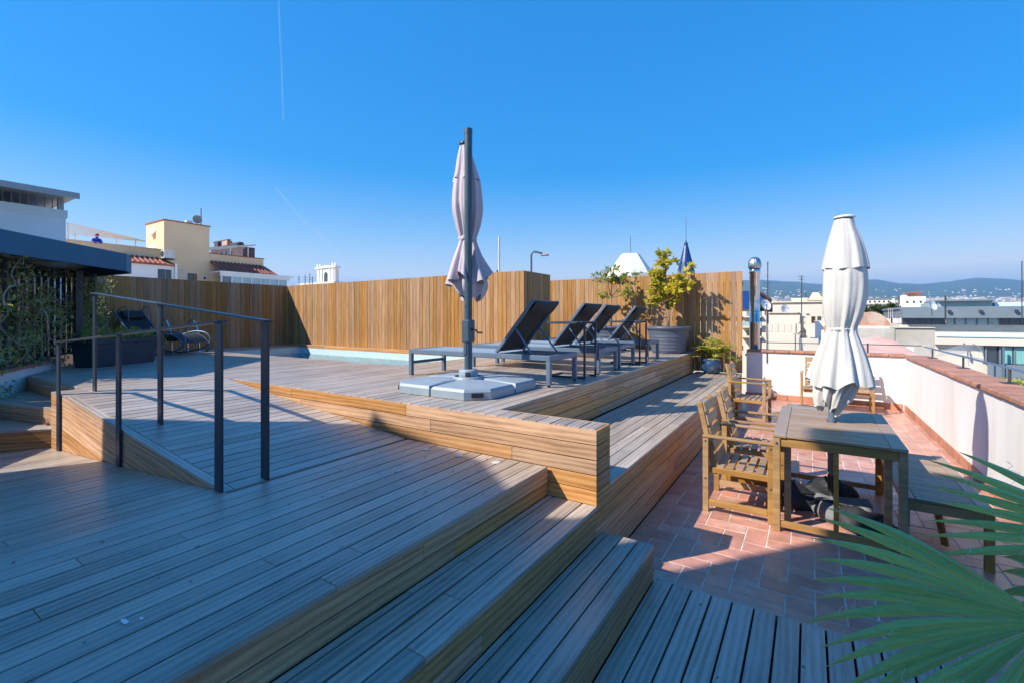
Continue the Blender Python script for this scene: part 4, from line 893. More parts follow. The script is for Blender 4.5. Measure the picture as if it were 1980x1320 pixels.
trel = thing('slat_trellis', wl(1.0, -.14, 1.12), 'tall dark trellis of upright slats behind the vines, standing on the low wall', 'trellis'); L = Vector(trel.location); ang = math.atan2(WD.y, WD.x)
def obox(name, s, d, z0, z1, ws_, wd, mat, par_, b=.003):
    m_ = MB(); m_.box((0, 0, 0), (ws_, wd, z1 - z0), b); o = m_.build(name, mat, par_); o.location = wl(s, d, (z0 + z1) / 2) - L; o.rotation_euler = (0, 0, ang); return o
s = -.9
while s < 3.4: obox('slat', s, -.14, 1.16, 2.52, .035, .05, M['steel'], trel); s += .27
for s in (-.66, 3.5): obox('post', s, -.10, 1.0 if s > 1 else 1.12, 2.62, .12, .12, M['steel'], trel)
for z in (1.15, 2.53): obox('rail', 1.3, -.14, z - .015, z + .015, 4.5, .06, M['steel'], trel)
vine = thing('climbing_vine', wl(.8, 0, 1.1), 'tangled climbing vine with bare pale stems and small leaves covering the dark trellis', 'vine'); L2 = Vector(vine.location); r_ = random.Random(31)
lv = MB(); fl_ = MB()
for k in range(60):
    s = r_.uniform(-.75, 3.7) if k > 8 else r_.uniform(2.5, 4.1); p = wl(s, r_.uniform(-.1, .1), r_.uniform(1.0, 1.9)); pts = [p]; dirn = Vector((r_.gauss(0, .5), 0, 1))
    for j in range(r_.randint(6, 12)):
        dirn = (dirn + Vector((r_.gauss(0, .75), 0, r_.gauss(0.05, .55)))).normalized(); p = p + (WD * dirn.x + Z * dirn.z) * r_.uniform(.09, .17) + WN * r_.gauss(0, .045)
        if p.z > 2.5: dirn.z = -abs(dirn.z)
        pts.append(p)
    # smooth
    sp = []
    for i in range(len(pts) - 1):
        a_, b_ = pts[max(i - 1, 0)], pts[i]; c_, d_ = pts[i + 1], pts[min(i + 2, len(pts) - 1)]
        for q in range(3):
            t = q / 3; sp.append(.5 * ((2 * b_) + (c_ - a_) * t + (2 * a_ - 5 * b_ + 4 * c_ - d_) * t * t + (3 * b_ - a_ - 3 * c_ + d_) * t ** 3))
    sp.append(pts[-1]); n = len(sp)
    MB().tube([q - L2 for q in sp], [(.0095 - .006 * i / n) * (1.3 if k % 5 == 0 else .8) for i in range(n)], 5, False).build('stem', M['vine_bark'], vine, True)
    for j in range(58):
        q = r_.choice(sp) + rv(r_, .06) - L2; dd = rv(r_); dd.z -= .3
        for a2 in (-.5, 0, .5): add_leaf(lv, q, Matrix.Rotation(a2, 3, 'Z') @ dd, Vector((0, 0, 1)), r_.uniform(.038, .075), .0125)
tag(lv.build('foliage', M['leaf_vine'], vine), kind='stuff')
for k in range(12):
    q = wl(r_.uniform(-.6, 2.8), .1, r_.uniform(1.2, 2.2)) - L2; m_ = MB()
    for j in range(6): add_leaf(m_, q, Vector((math.cos(j), math.sin(j * 1.7), .3)), Z, .05, .02)
    m_.build('flower', M['red_flower'] if k % 3 else M['leaf_yellow'], vine)
cw = MB().prism([tuple(wl(s, d)[:2]) for s, d in ((-1.2, -.8), (5.2, -.8), (5.2, -.95), (-1.2, -.95))], 0.0, 1.62).build('rear_wall', M['b_cream'])
tag(cw, 'low cream rendered wall glimpsed through the dark trellis', 'wall')
ds = thing('dark_screen', wl(2.0, -1.15, 0), 'dark grey panel screen beyond the cream wall behind the trellis', 'screen')
for k in range(14):
    o = MB().box((0, 0, 1.55), (.44, .03, 2.5), .004).build('panel', M['steel'], ds); o.location = WD * (-3.1 + .46 * k); o.rotation_euler = (0, 0, ang)
hd = thing('rear_bush', wl(.4, -.5, 1.1), 'dense green bush growing behind the dark trellis', 'bush'); r_ = random.Random(41); lv = MB(); st_ = MB()
for k in range(700):
    s = r_.uniform(-1.4, .9); z = r_.uniform(.35, 1.4); add_leaf(lv, WD * s + WN * r_.uniform(-.15, .15) + Z * min(z, 1.55), rv(r_), Z, r_.uniform(.06, .11), .028)
for k in range(5): s = -1.3 + k * .5; st_.tube([WD * s, WD * (s + .1) + Z * .8, WD * (s + .05) + Z * 1.4], [.02, .015, .006], 5)
tag(lv.build('foliage', M['leaf_citrus'], hd), kind='stuff'); st_.build('stem', M['bark'], hd)
# dark blue flat canopy over the trellis
cp = thing('flat_canopy', (-9.8, 1.2, 2.6), 'dark blue flat metal canopy over the vine-covered trellis', 'canopy'); L = Vector(cp.location)
cpoly = [(-8.1, 1.13), (-9.70, 2.98), (-10.2, 3.21), (-12.3, 3.0), (-13.4, .9), (-11.1, -1.47)]
for i in range(len(cpoly)):
    p, q = Vector((*cpoly[i], 2.685)), Vector((*cpoly[(i + 1) % len(cpoly)], 2.685)); MB().beam(p, q, .05, .29).build('fascia', M['perf'], cp, loc=-L)
MB().prism([(x * .998, y * .998) for x, y in cpoly], 2.71, 2.73).build('roof_sheet', M['metalroof'], cp, loc=-L)
for k in range(8):
    p = Vector((-8.25, 1.22, 2.685)) + Vector((-.655, .757, 0)) * (.04 + .31 * k); MB().beam(p + Vector((-.06, -.05, 0)), p + Vector((-2.5, -2.14, 0)), .14, .04, .004).build('corrugation', M['metalroof'], cp, loc=-L)
for q_ in ((-10.3, 2.55), (-8.6, .75)): MB().box((q_[0], q_[1], 1.83), (.1, .1, 1.43), .004).build('post', M['steel'], cp, loc=-L)

# ================================================================== BESIDE THE POOL
rk = thing('rocking_lounger', (-11.55, 4.25, ZU), 'black rocking lounger with curved steel runners in front of the shaded fence', 'rocking chair', rz=R(22))
prof = [(-.92, .86), (-.78, .70), (-.5, .40), (-.28, .27), (-.05, .27), (.2, .37), (.42, .42), (.62, .36), (.76, .24)]
def cr(pts, n=5):
    out = []
    for i in range(len(pts) - 1):
        a_, b_, c_, d_ = [Vector(pts[min(max(i + k, 0), len(pts) - 1)]) for k in (-1, 0, 1, 2)]
        for q in range(n): t = q / n; out.append(.5 * ((2 * b_) + (c_ - a_) * t + (2 * a_ - 5 * b_ + 4 * c_ - d_) * t * t + (3 * b_ - a_ - 3 * c_ + d_) * t ** 3))
    out.append(Vector(pts[-1])); return out
for y in (-.31, .31):
    MB().tube(cr([(-.98, y, .92)] + [(x, y, z) for x, z in prof] + [(.80, y, .12), (.70, y, .05)]), .017, 8).build('side_frame', M['frame'], rk, True)
    MB().tube(cr([(-.75, y, .22), (-.4, y, .06), (0, y, .018), (.4, y, .06), (.70, y, .15), (.82, y, .3), (.70, y, .44), (.42, y, .47), (.1, y, .40)]), .018, 8).build('runner', M['frame'], rk, True)
    MB().tube(cr([(-.95, y * .8, .88), (-.80, y * .8, 1.0), (-.66, y * .8, .92), (-.66, y * .8, .66)]), .011, 7).build('head_loop', M['frame'], rk, True)
pr = cr([(x, 0, z + .012) for x, z in prof]); vs = []
for p in pr: vs += [(p.x, -.30, p.z), (p.x, 0, p.z - .015), (p.x, .30, p.z)]
MB().add(vs, [(i * 3 + k, i * 3 + k + 1, i * 3 + k + 4, i * 3 + k + 3) for i in range(len(pr) - 1) for k in range(2)]).build('sling', M['sling'], rk, True)
MB().box((-.83, 0, .83), (.06, .46, .2), .03, Matrix.Rotation(-.75, 3, 'Y')).build('head_pillow', M['sling'], rk)
ld = thing('pool_rail', (-11.95, 4.72, ZU), 'pair of polished steel arched pool handrails by the shaded fence', 'handrail')
for y in (-.27, .27):
    MB().tube(cr([(-.38, y, 0), (-.40, y, .45), (-.30, y, .68), (-.08, y, .70), (.12, y, .42), (.20, y, .0)]), .021, 9).build('handrail', M['chrome'], ld, True)
    MB().lathe([(.055, 0), (.05, .012), (.022, .018)], 14, c=(-.38, y, 0)).build('flange', M['chrome'], ld, True)
for y in (-.27, .27): MB().lathe([(.055, 0), (.05, .012), (.022, .018)], 14, c=(.20, y, 0)).build('flange', M['chrome'], ld, True)
sw = thing('shower_pole', (-4.88, 8.30, ZU), 'grey outdoor shower pipe with bent head rising behind the boxed fence corner', 'shower')
MB().tube(cr([(0, 0, 0), (0, 0, 1.9), (.0, 0, 2.06), (.05, .02, 2.14), (.22, .07, 2.10)]), .022, 9).build('pipe', M['frame'], sw, True)
MB().box((.27, .09, 2.06), (.16, .08, .03), .008).build('shower_head', M['coping'], sw)
mp_ = thing('metal_mast', (-5.9, 8.6, ZU), 'thin plain grey pole behind the fence, left of the shower', 'pole')
MB().tube([(0, 0, 0), (0, 0, 2.60)], .022, 8).build('pole', M['awning'], mp_); MB().box((-.03, 0, 1.82), (.06, .03, .05)).build('bracket', M['tableframe'], mp_)
for k, (x, y) in enumerate(((-1.95, 2.80), (-2.28, 2.78), (-2.62, 2.77))):
    o = MB().lathe([(.0, .003), (.026, .003), (.032, 0)], 20).build('deck_light', M['lightdisc']); o.location = (x, y, ZM + .002)
    tag(o, ('round deck light nearest the steps, flush in the boards', 'middle of the three round deck lights by the golden edge boards', 'round deck light farthest from the steps, flush in the boards')[k], 'light', 'round lights set in the deck boards')
ch = thing('flue_pipe', (-1.06, 11.93, .9), 'shiny steel flue pipe with ribbed round cowl at the end of the fence', 'flue')
MB().lathe([(.110, 0), (.110, .72), (.116, .73), (.116, .76), (.110, .77), (.110, 1.86), (.120, 1.87), (.120, 1.95), (.095, 1.98)], 32, cap1=True).build('pipe', M['chrome'], ch, True)
cw_ = MB().lathe([(.115, 1.98), (.130, 2.02), (.132, 2.06), (.126, 2.12), (.105, 2.19), (.065, 2.23), (.02, 2.245)], 60, cap1=True, fn=lambda r, z, a: r * (1 + .06 * math.sin(15 * a + z * 12))).build('cowl', M['cowl'], ch, True)
MB().box((0, 0, .02), (.36, .36, .04), .004).build('base_flashing', M['tableframe'], ch)

# ================================================================== FAN PALM
palm = thing('fan_palm', (1.12, 1.72, ZF), 'large green fan palm with split pleated leaves in the near corner', 'palm')
PL = Vector(palm.location); r_ = random.Random(77)
MB().lathe([(.17, 0), (.20, .05), (.235, .34), (.25, .35), (.25, .38), (.225, .38), (.22, .33)], 28, cap0=True).build('pot', M['potgrey'], palm, True)
MB().lathe([(0, .34), (.22, .335)], 20).build('soil', M['soil'], palm, True)
MB().lathe([(.075, .3), (.085, .42), (.07, .58), (.04, .64)], 14, cap1=True, fn=lambda r, z, a: r * (1 + .1 * math.sin(7 * a + z * 40))).build('trunk', M['bark'], palm, True)
def frond(hub, e1, e2, angs, Ls, fuse, hwf, old=(), droop=.10):
    hub = hub - PL; e1 = e1.normalized(); nn = e1.cross(e2).normalized(); e2 = nn.cross(e1).normalized()
    if nn.dot(-FWD) < 0: nn = -nn
    fr2 = MB(); base = Vector((0, 0, .55)); fr2.tube([base, base.lerp(hub, .5) + Vector((0, 0, .08)), hub], [.016, .012, .009], 7); par_ = fr2.build('frond', M['palm'], palm, True)
    fib = MB()
    for i, an in enumerate(angs):
        a = R(an) + r_.gauss(0, .008); Lf = Ls * (1 - .10 * abs(math.sin(a)) ** 2) * r_.uniform(.95, 1.04); d = e1 * math.cos(a) + e2 * math.sin(a); q = e1 * -math.sin(a) + e2 * math.cos(a)
        m = 11; vs = []; lift = r_.gauss(0, .012); side = r_.gauss(0, .016)
        for k in range(m + 1):
            t = k / m; r = .01 + (Lf - .01) * t; hw = min(r, fuse) * hwf
            if r > fuse: hw = fuse * hwf * max(0.0, 1 - ((r - fuse) / (Lf - fuse)) ** 1.35) + .0006
            fold = hw * .95; dz = Vector((0, 0, -1)) * droop * t ** 2.6 + nn * lift * t + q * side * t * t
            p = hub + d * r + dz
            vs += [p - q * hw - nn * fold * .5, p + nn * fold * .5, p + q * hw - nn * fold * .5]
        fs = [(k * 3 + j, k * 3 + j + 1, k * 3 + j + 4, k * 3 + j + 3) for k in range(m) for j in range(2)]
        # built along its own axis so the grain follows the leaflet
        mt = Matrix((d, q, nn)).transposed(); inv = mt.inverted(); me = MB().add([inv @ (v - hub) for v in vs], fs).mesh('leaflet', False)
        o = link('leaflet', me, M['palm_old'] if i in old else M['palm'], par_); o.matrix_local = Matrix.Translation(hub) @ mt.to_4x4()
        if r_.random() < .8:
            p = hub + d * fuse * r_.uniform(.85, 1.5) - q * .008 + nn * .004; pts = [p]; dd = (d * r_.gauss(.2, .6) + q * r_.gauss(0, .8) + nn * .3 + Vector((0, 0, -.2)))
            for k in range(6): dd = (dd.normalized() + rv(r_, .55)); p = p + dd.normalized() * .013; pts.append(p)
            fib.tube(pts, .0007, 3, False)
    if fib.v: tag(fib.build('fibre', M['fibre'], par_), kind='stuff')
e1 = -RGT * .97 + FWD * .22; e2 = Z * .86 + FWD * .42
frond(at(2035, 1203, 1.42), e1, e2, [-98 + 5.5 * k for k in range(25)], .675, .40, .048, (3, 6, 7))
frond(at(2245, 1075, 1.50), -RGT * .97 + FWD * .1, Z * .9 + FWD * .3, [2 + 4.6 * k for k in range(8)], .70, .40, .040, (), .06)
frond(at(2180, 1180, 1.65), RGT * .4 + FWD * .9, Z * .8 + RGT * .3, [-60 + 8 * k for k in range(20)], .7, .45, .06, ())

# ================================================================== UNSEEN HOUSE BLOCK ADDED BEHIND, OUTLINED TO CAST THE SHADE ON THE DECKS
hs_ = thing('shade_house', (-5.2, -3.2, 0), 'unseen house block added behind the camera to shade the decks', 'house'); L = Vector(hs_.location)
def wallpoly(pts, y0, y1, mat, name, par_):
    n = len(pts); vs = [(x, y0, z) for x, z in pts] + [(x, y1, z) for x, z in pts]
    fs = [tuple(range(n)), tuple(reversed(range(n, 2 * n)))] + [((i + 1) % n, i, n + i, n + (i + 1) % n) for i in range(n)]
    return MB().add(vs, fs).build(name, mat, par_, loc=-L)
wallpoly([(-8.2, .2), (-1.5, .2), (-1.5, 8.8), (-5.14, 8.82), (-5.63, 8.70), (-5.32, 8.42), (-5.2, 8.1), (-5.2, 6.0), (-5.29, 5.91), (-6.06, 6.33), (-6.92, 6.53), (-7.38, 6.60), (-7.59, 6.70), (-7.75, 6.40), (-7.9, 5.6), (-8.06, 4.95)], -2.3, -4.5, M['b_white'], 'wall', hs_)  # outline follows the shadow edges back towards the sun; white to bounce light

# fallen leaves and grit on the decks and tiles
r_ = random.Random(99); lit = MB()
for k in range(150):
    q = r_.random()
    if q < .3: p = Vector((r_.uniform(-2.9, -1.65), r_.uniform(.2, 2.85), ZM + .004))
    elif q < .5: p = Vector((r_.uniform(-5.5, -2.3), r_.uniform(3.0, 5.0), ZU + .004))
    elif q < .7: p = Vector((r_.uniform(-2.1, -1.3), r_.uniform(3.4, 10.7), ZW + .004))
    elif q < .85: p = Vector((r_.uniform(-1.1, 1.4), r_.uniform(3.3, 11.0), .004))
    else: p = Vector((r_.uniform(-.8, 1.2), r_.uniform(1.2, 3.0), ZF + .004))
    a = r_.uniform(0, 6.28); add_leaf(lit, p, Vector((math.cos(a), math.sin(a), .12)), Z, r_.uniform(.012, .035), r_.uniform(.003, .008))
tag(lit.build('leaf_litter', M['palm_old'] if False else M['bark']), 'tiny dry leaves and grit lying on the boards and tiles', kind='stuff')
bd = MB()
for (x, y, sx, sy) in ((-2.02, .62, .028, .010), (-1.99, .66, .012, .006), (-2.30, .80, .008, .004)):
    n = 11; bd.add([(x + math.cos(6.2832 * k / n) * sx * r_.uniform(.7, 1.1), y + math.sin(6.2832 * k / n) * sy * r_.uniform(.7, 1.1), ZM + .0035) for k in range(n)] + [(x, y, ZM + .005)], [(k, (k + 1) % n, n) for k in range(n)])
tag(bd.build('bird_dropping', M['b_white']), 'small white bird dropping on the shaded middle deck', 'dropping')
# ================================================================== BUILDINGS TO THE LEFT
def bx(m_, x0, x1, y0, y1, z0, z1, b=0): return m_.box(((x0 + x1) / 2, (y0 + y1) / 2, (z0 + z1) / 2), (abs(x1 - x0), abs(y1 - y0), abs(z1 - z0)), b)
class House:
    def __init__(s, name, loc, label, cat): s.t = thing(name, loc, label, cat); s.L = Vector(loc)
    def part(s, name, mat, *boxes, parent=None):
        m_ = MB()
        for b_ in boxes: bx(m_, *b_)
        return m_.build(name, mat, parent or s.t, loc=(-s.L if parent is None else None))
h1 = House('blue_penthouse', (-20, 0, -20), 'pale blue-grey penthouse with flat overhanging metal roof at the left edge', 'house')
h1.part('wall', M['b_blue'], (-24, -18, -5, 4.18, -20, 4.62)); h1.part('cornice', M['b_blue'], (-24.02, -17.96, -5, 4.21, 4.62, 4.84))
h1.part('roof', M['metalroof'], (-25, -17.2, -5, 4.28, 5.14, 5.20), (-17.24, -17.18, -5, 4.28, 5.08, 5.24))
for y in (4.02, 1.9, -.3, -2.5): h1.part('column', M['metalroof'], (-18.12, -18.0, y, y + .12, 4.84, 5.14))
for k in range(44): h1.part('grille_bar', M['b_slate'], (-18.06, -18.04, 3.9 - k * .16, 3.92 - k * .16, 4.84, 5.14))
h1.part('back_wall', M['b_blue'], (-23, -22.9, -5, 3.4, 4.84, 5.0))
h2 = House('beige_apartment_house', (-33, 12, -20), 'beige rendered rooftop flats with a square stair tower and red tiled eaves', 'apartment house')
tw = h2.part('tower', M['b_beige'], (-32.4, -30, 10.97, 13.27, -20, 7.16)); h2.part('tower_coping', M['b_redtile'], (-32.45, -29.95, 10.92, 13.32, 7.16, 7.22))
h2.part('wall', M['b_beige'], (-38, -30.2, 4.5, 10.96, -20, 5.50)); h2.part('ledge', M['b_beige_light'], (-30.2, -30.12, 4.5, 10.95, 5.0, 5.06), (-30.25, -30.1, 4.5, 10.96, 5.5, 5.56))
h2.part('wall', M['b_beige'], (-36, -30.0, 13.28, 16.5, -20, 5.58)); h2.part('ledge', M['b_redtile'], (-36, -29.95, 13.28, 16.54, 5.58, 5.63))
h2.part('patch', M['b_beige_light'], (-30.0, -29.985, 11.1, 12.1, 3.2, 4.52)); h2.part('door', M['glass'], (-30.0, -29.98, 12.12, 12.58, 3.2, 4.32)); h2.part('door_leaf', M['b_redtile'], (-29.985, -29.96, 12.42, 12.6, 3.2, 4.25))
MB().tube([(-30.0, 12.98, 4.1), (-29.93, 12.98, 4.1)], .12, 14).build('porthole', M['dish'], h2.t, loc=-h2.L)
MB().tube([(-29.93, 12.98, 4.1), (-29.92, 12.98, 4.1)], .08, 14).build('porthole_glass', M['glass'], h2.t, loc=-h2.L)
def eave(y0, y1, zt, zb, xo, name='tiled_eave'):
    m_ = MB(); n = int((y1 - y0) / .22)
    m_.add([(-30.02, y0, zt), (-30.02, y1, zt), (xo, y1 + .3 * (xo > -29.5), zb), (xo, y0, zb), (-30.02, y0, zt - .1), (-30.02, y1, zt - .1), (xo, y1 + .3 * (xo > -29.5), zb - .08), (xo, y0, zb - .08)], [(3, 2, 1, 0), (4, 5, 6, 7), (2, 3, 7, 6), (0, 4, 7, 3), (1, 2, 6, 5)])
    for k in range(n): y = y0 + .1 + k * .22; m_.tube([(-30.02, y, zt + .01), (xo - .01, y, zb + .01)], .06, 6)
    return m_.build(name, M['b_redtile'], h2.t, loc=-h2.L)
eave(9.0, 10.95, 5.02, 4.62, -29.0); eave(13.3, 16.55, 5.14, 4.52, -28.9)
h2.part('lower_wall', M['b_white'], (-30.1, -29.1, 8.0, 11.1, -20, 4.60)); h2.part('window', M['glass'], (-29.1, -29.08, 10.36, 10.98, 3.3, 4.35)); h2.part('window_frame', M['b_slate'], (-29.1, -29.05, 10.66, 10.70, 3.3, 4.35))
ac = h2.part('air_conditioner', M['awning'], (-29.7, -29.3, 10.72, 11.2, 5.0, 5.45)); h2.part('bracket', M['tableframe'], (-29.75, -29.3, 10.7, 11.22, 4.93, 4.98))
MB().tube([(-29.5, 10.71, 5.22), (-29.5, 10.70, 5.22)], .17, 16).build('fan_grille', M['tableframe'], ac, loc=None)
h2.part('drainpipe', M['b_white'], (-29.06, -28.98, 11.12, 11.22, 3.0, 4.7))
cons = h2.part('conservatory', M['b_white'], (-30.0, -28.85, 13.4, 17.3, -20, 3.5), (-30, -28.8, 13.3, 17.9, 4.42, 4.5), (-28.95, -28.83, 13.35, 17.6, 4.2, 4.42))
for k in range(8): y = 13.38 + k * .57; h2.part('window_post', M['b_white'], (-28.93, -28.83, y, y + .06, 3.5, 4.22))
for k in range(7): y = 13.44 + k * .57; h2.part('pane', M['glasslight'] if k else M['b_slate'], (-28.9, -28.88, y + .01, y + .5, 3.5, 4.2))
for z in (6.7, 5.75):
    MB().tube([(-31.4, 10.96, z - .05), (-31.38, 10.88, z)], .30, 20).build('satellite_dish', M['dish'], h2.t, loc=-h2.L)
MB().tube([(-30.3, 12.95, 7.2), (-30.3, 12.95, 8.25)], .025, 6).build('antenna_mast', M['tableframe'], h2.t, loc=-h2.L)
MB().tube([(-30.3, 12.75, 7.55), (-30.27, 12.74, 7.55)], .24, 20).build('satellite_dish', M['slinggrey'], h2.t, loc=-h2.L)
h2.part('receiver', M['dish'], (-30.6, -30.3, 12.2, 12.5, 7.2, 7.4))
nr = House('bounce_slab', (-21, 12, -20), 'unseen pale slab added behind the fence to bounce sunlight', 'roof'); nr.part('bounce_deck', M['b_beige_light'], (-28.7, -13.4, 4.6, 26, -20, 2.55))  # unseen slab added to bounce warm sunlight onto the beige facade
pg = thing('slatted_awning', (-31.5, 8.5, 5.5), 'white slatted awning over the beige roof terrace at the left', 'awning'); Lp = Vector(pg.location)
for k in range(9):
    MB().beam(at(129, 431 + 2.7 * k, 23.0 + .25 * k), at(262 + 3.0 * k, 462 + .75 * k, 28.5 + .3 * k), .05, .028).build('slat', M['awning'], pg, loc=-Lp)
for q in ((131, 431, 23.0, 468), (145, 452, 25.2, 470), (225, 460, 28, 478), (262, 463, 28.5, 484)):
    p = at(q[0], q[1], q[2]); MB().tube([p, (p.x, p.y, 5.4)], .035, 6).build('post', M['awning'], pg, loc=-Lp)
pg2 = thing('slatted_awning', (-31, 14.5, 5.6), 'pale slatted awning behind the tower of the beige house', 'awning'); Lp = Vector(pg2.location)
for k in range(6): MB().beam(at(404, 484 - 1.0 * k, 33 + .5 * k), at(494, 475 - .3 * k, 36 + .5 * k), .12, .04).build('slat', M['awning'], pg2, loc=-Lp)
for px in (446, 480): p = at(px, 479, 34); MB().tube([p, (p.x, p.y, 5.5)], .03, 6).build('post', M['awning'], pg2, loc=-Lp)
# person in blue leaning on the parapet
def person():
    me = bpy.data.meshes.new('person'); J = {}; vs = []; es = []; rad = []
    def j(n, p, r, par_=None):
        J[n] = len(vs); vs.append(p); rad.append((r, r))
        if par_: es.append((J[par_], J[n]))
    # local: faces +X, leaning forward on the wall, feet at z = 0
    j('pelvis', (0, 0, .92), .15); j('waist', (.10, 0, 1.08), .14, 'pelvis'); j('chest', (.24, 0, 1.27), .17, 'waist'); j('neck', (.36, 0, 1.43), .06, 'chest'); j('head0', (.41, 0, 1.50), .085, 'neck'); j('head', (.45, 0, 1.60), .10, 'head0'); j('crown', (.45, 0, 1.68), .075, 'head')
    for s, n in ((1, 'l'), (-1, 'r')):
        j('sh' + n, (.30, s * .20, 1.34), .075, 'chest'); j('el' + n, (.50, s * .25, 1.10), .055, 'sh' + n); j('wr' + n, (.64, s * .06, 1.07), .04, 'el' + n); j('ha' + n, (.71, s * .03, 1.04), .042, 'wr' + n)
        j('hip' + n, (0, s * .10, .86), .11, 'pelvis'); j('kn' + n, (-.02, s * .11, .48), .075, 'hip' + n); j('an' + n, (-.06, s * .11, .09), .05, 'kn' + n); j('to' + n, (.10, s * .12, .04), .045, 'an' + n)
    me.from_pydata(vs, es, []); o = bpy.data.objects.new('person', me); COL.objects.link(o)
    m = o.modifiers.new('skin', 'SKIN'); m.use_smooth_shade = True; sv = me.skin_vertices[0].data
    for k, r in enumerate(rad): sv[k].radius = r
    sv[0].use_root = True; o.modifiers.new('sub', 'SUBSURF').levels = 1; o.modifiers['sub'].render_levels = 2
    me.materials.append(M['bluejumper']); return o
pe = person(); pe.scale = (.74, .74, .74); pe.location = (-30.52, 8.22, 4.72); pe.rotation_euler = (0, 0, R(-8)); tag(pe, 'person in a blue jumper and red cap leaning over the beige parapet', 'person')
MB().lathe([(.112, -.02), (.108, .05), (.08, .10), (.0, .12)], 16, c=(.45, 0, 1.62)).box((.56, 0, 1.605), (.12, .15, .015)).build('cap', M['redcap'], pe, True)
MB().lathe([(.0, -.11), (.06, -.09), (.096, -.02), (.10, .02), (.07, .04)], 14, c=(.458, 0, 1.60)).box((.56, 0, 1.56), (.03, .03, .04), .01).build('face', M['skin'], pe, True)
MB().lathe([(.0, 0), (.04, .01), (.045, .05), (.0, .1)], 8, c=(.72, .03, 1.0)).build('hand', M['skin'], pe, True)

# ================================================================== CITY TO THE RIGHT AND BEHIND
class Bld:
    """a building facing the terrace; sizes worked out at its distance d"""
    def __init__(s, name, label, cat, px, d, base=-20.0):
        s.px, s.d, s.base = px, d, base; s.p = at(px, CYP, d); s.t = thing(name, (s.p.x, s.p.y, base), label, cat)
    def x(s, px):
        r = FWD + RGT * ((px - CXP) / FPX); return s.p.y / r.y * r.x - s.p.x
    def z(s, py): return EYE - (py - CYP) * s.d / FPX - s.base
    def part(s, name, mat, *rs, parent=None, b=0):
        m_ = MB()
        for (x0, x1, yt, yb, y0, y1) in rs: bx(m_, s.x(x0), s.x(x1), y0, y1, s.z(yb) if yb is not None else 0.0, s.z(yt), b)
        return m_.build(name, mat, parent or s.t)
    def tube(s, name, mat, pts, r, n=8, y=0.0): return MB().tube([(s.x(a), yy if yy is not None else y, s.z(b)) for a, b, yy in pts], r, n).build(name, mat, s.t)
B = Bld('modern_block', 'long grey and cream modern block with ribbon windows and teal curtains at the right edge', 'office block', 1860, 44)
B.part('wall', M['b_cream'], (1738, 2300, 628, None, 0, 14)); B.part('roof_slab', M['b_slate'], (1742, 2300, 597, 615, -1.2, 13), (1738, 2300, 593, 597, .5, 13))
w = B.part('window_band', M['glass'], (1744, 1828, 615, 628, -.05, 0.3), (1932, 2300, 615, 628, -.05, .3)); B.part('window_band', M['glasslight'], (1830, 1932, 615, 628, -.05, .3))
for k in range(14): B.part('window_post', M['frame'], (1759 + 21.5 * k, 1760.6 + 21.5 * k, 615, 628, -.15, -.05))
B.part('awning', M['awning'], (1746, 1820, 610, 614.5, -1.0, -.9)); B.part('ledge', M['b_blue'], (1808, 2300, 648, 651, -.6, 0)); B.part('ledge', M['b_cream'], (1806, 2300, 651.3, 666, -.5, -.02))
w2 = B.part('window_band', M['glass'], (1900, 2300, 667, 700, -.06, .2))
for x0, x1 in ((1942, 1956), (1962, 1980), (2010, 2030)): B.part('curtain', M['curtain'], (x0, x1, 669, 699, -.12, -.07))
for x0 in (1904, 1931, 1959, 1984): B.part('window_post', M['b_slate'], (x0, x0 + 3, 667, 700, -.2, -.07))
B.part('balustrade', M['b_slate'], (1905, 2300, 700, 735, -.7, -.6)); B.part('drainpipe', M['frame'], (1932, 1936, 668, 730, -.9, -.75))
B.part('rooftop_box', M['b_green'], (1830, 1940, 581, 597, 3, 9)); B.part('rooftop_box_roof', M['b_slate'], (1826, 1942, 578, 581, 2.5, 9.5)); B.part('rooftop_unit', M['b_blue'], (1945, 2020, 585, 597, 3, 8)); B.part('rooftop_unit', M['b_green'], (1812, 1828, 583, 597, 4, 8))
for x0 in (1826, 1885, 1952): B.part('flood_lamp', M['tableframe'], (x0, x0 + 6, 600, 605, -1.45, -1.2))
for k in range(8): B.part('sill', M['b_cream'], (1810 + 60 * k, 1866 + 60 * k, 640, 641, -.05, 0))
B2 = Bld('rough_wall', 'tall stained grey cement party wall in front of the modern block', 'wall', 1740, 27)
B2.part('wall_body', M['b_grey'], (1655, 1730, 636, None, 0, 1.2), (1730, 1808, 634, None, .05, 1.2)); B2.part('capping', M['b_beige_light'], (1729, 1809, 633, 634, -.05, 1.3))
B3 = Bld('vaulted_roof', 'rounded brick roof vault with a white rim beside the parasol', 'roof', 1690, 30)
pts = []; 
m_ = MB(); poly = [(B3.x(1648), B3.z(631))] + [(B3.x(1655 + 68 * k / 12), B3.z(630 - 27 * math.sin(math.pi * (.12 + .88 * k / 12)) ** .6)) for k in range(13)]
n = len(poly); m_.add([(x, 0, z) for x, z in poly] + [(x, 5, z) for x, z in poly], [tuple(range(n)), tuple(reversed(range(n, 2 * n)))] + [((i + 1) % n, i, n + i, n + (i + 1) % n) for i in range(n)]); m_.build('vault', M['b_brick'], B3.t)
B3.part('rim', M['b_white'], (1646, 1718, 630.5, 637, -.2, 5)); B3.part('wall', M['b_grey'], (1648, 1716, 637, None, 0, 5))
B4 = Bld('pink_roof', 'faded pink low-pitched roof just beyond the terrace wall', 'roof', 1700, 19)
m_ = MB(); P_ = [(B4.x(1610), -1.0, B4.z(690)), (B4.x(1775), -1.0, B4.z(684)), (B4.x(1745), 3.0, B4.z(660)), (B4.x(1720), 3.4, B4.z(656)), (B4.x(1640), 3.4, B4.z(666))]
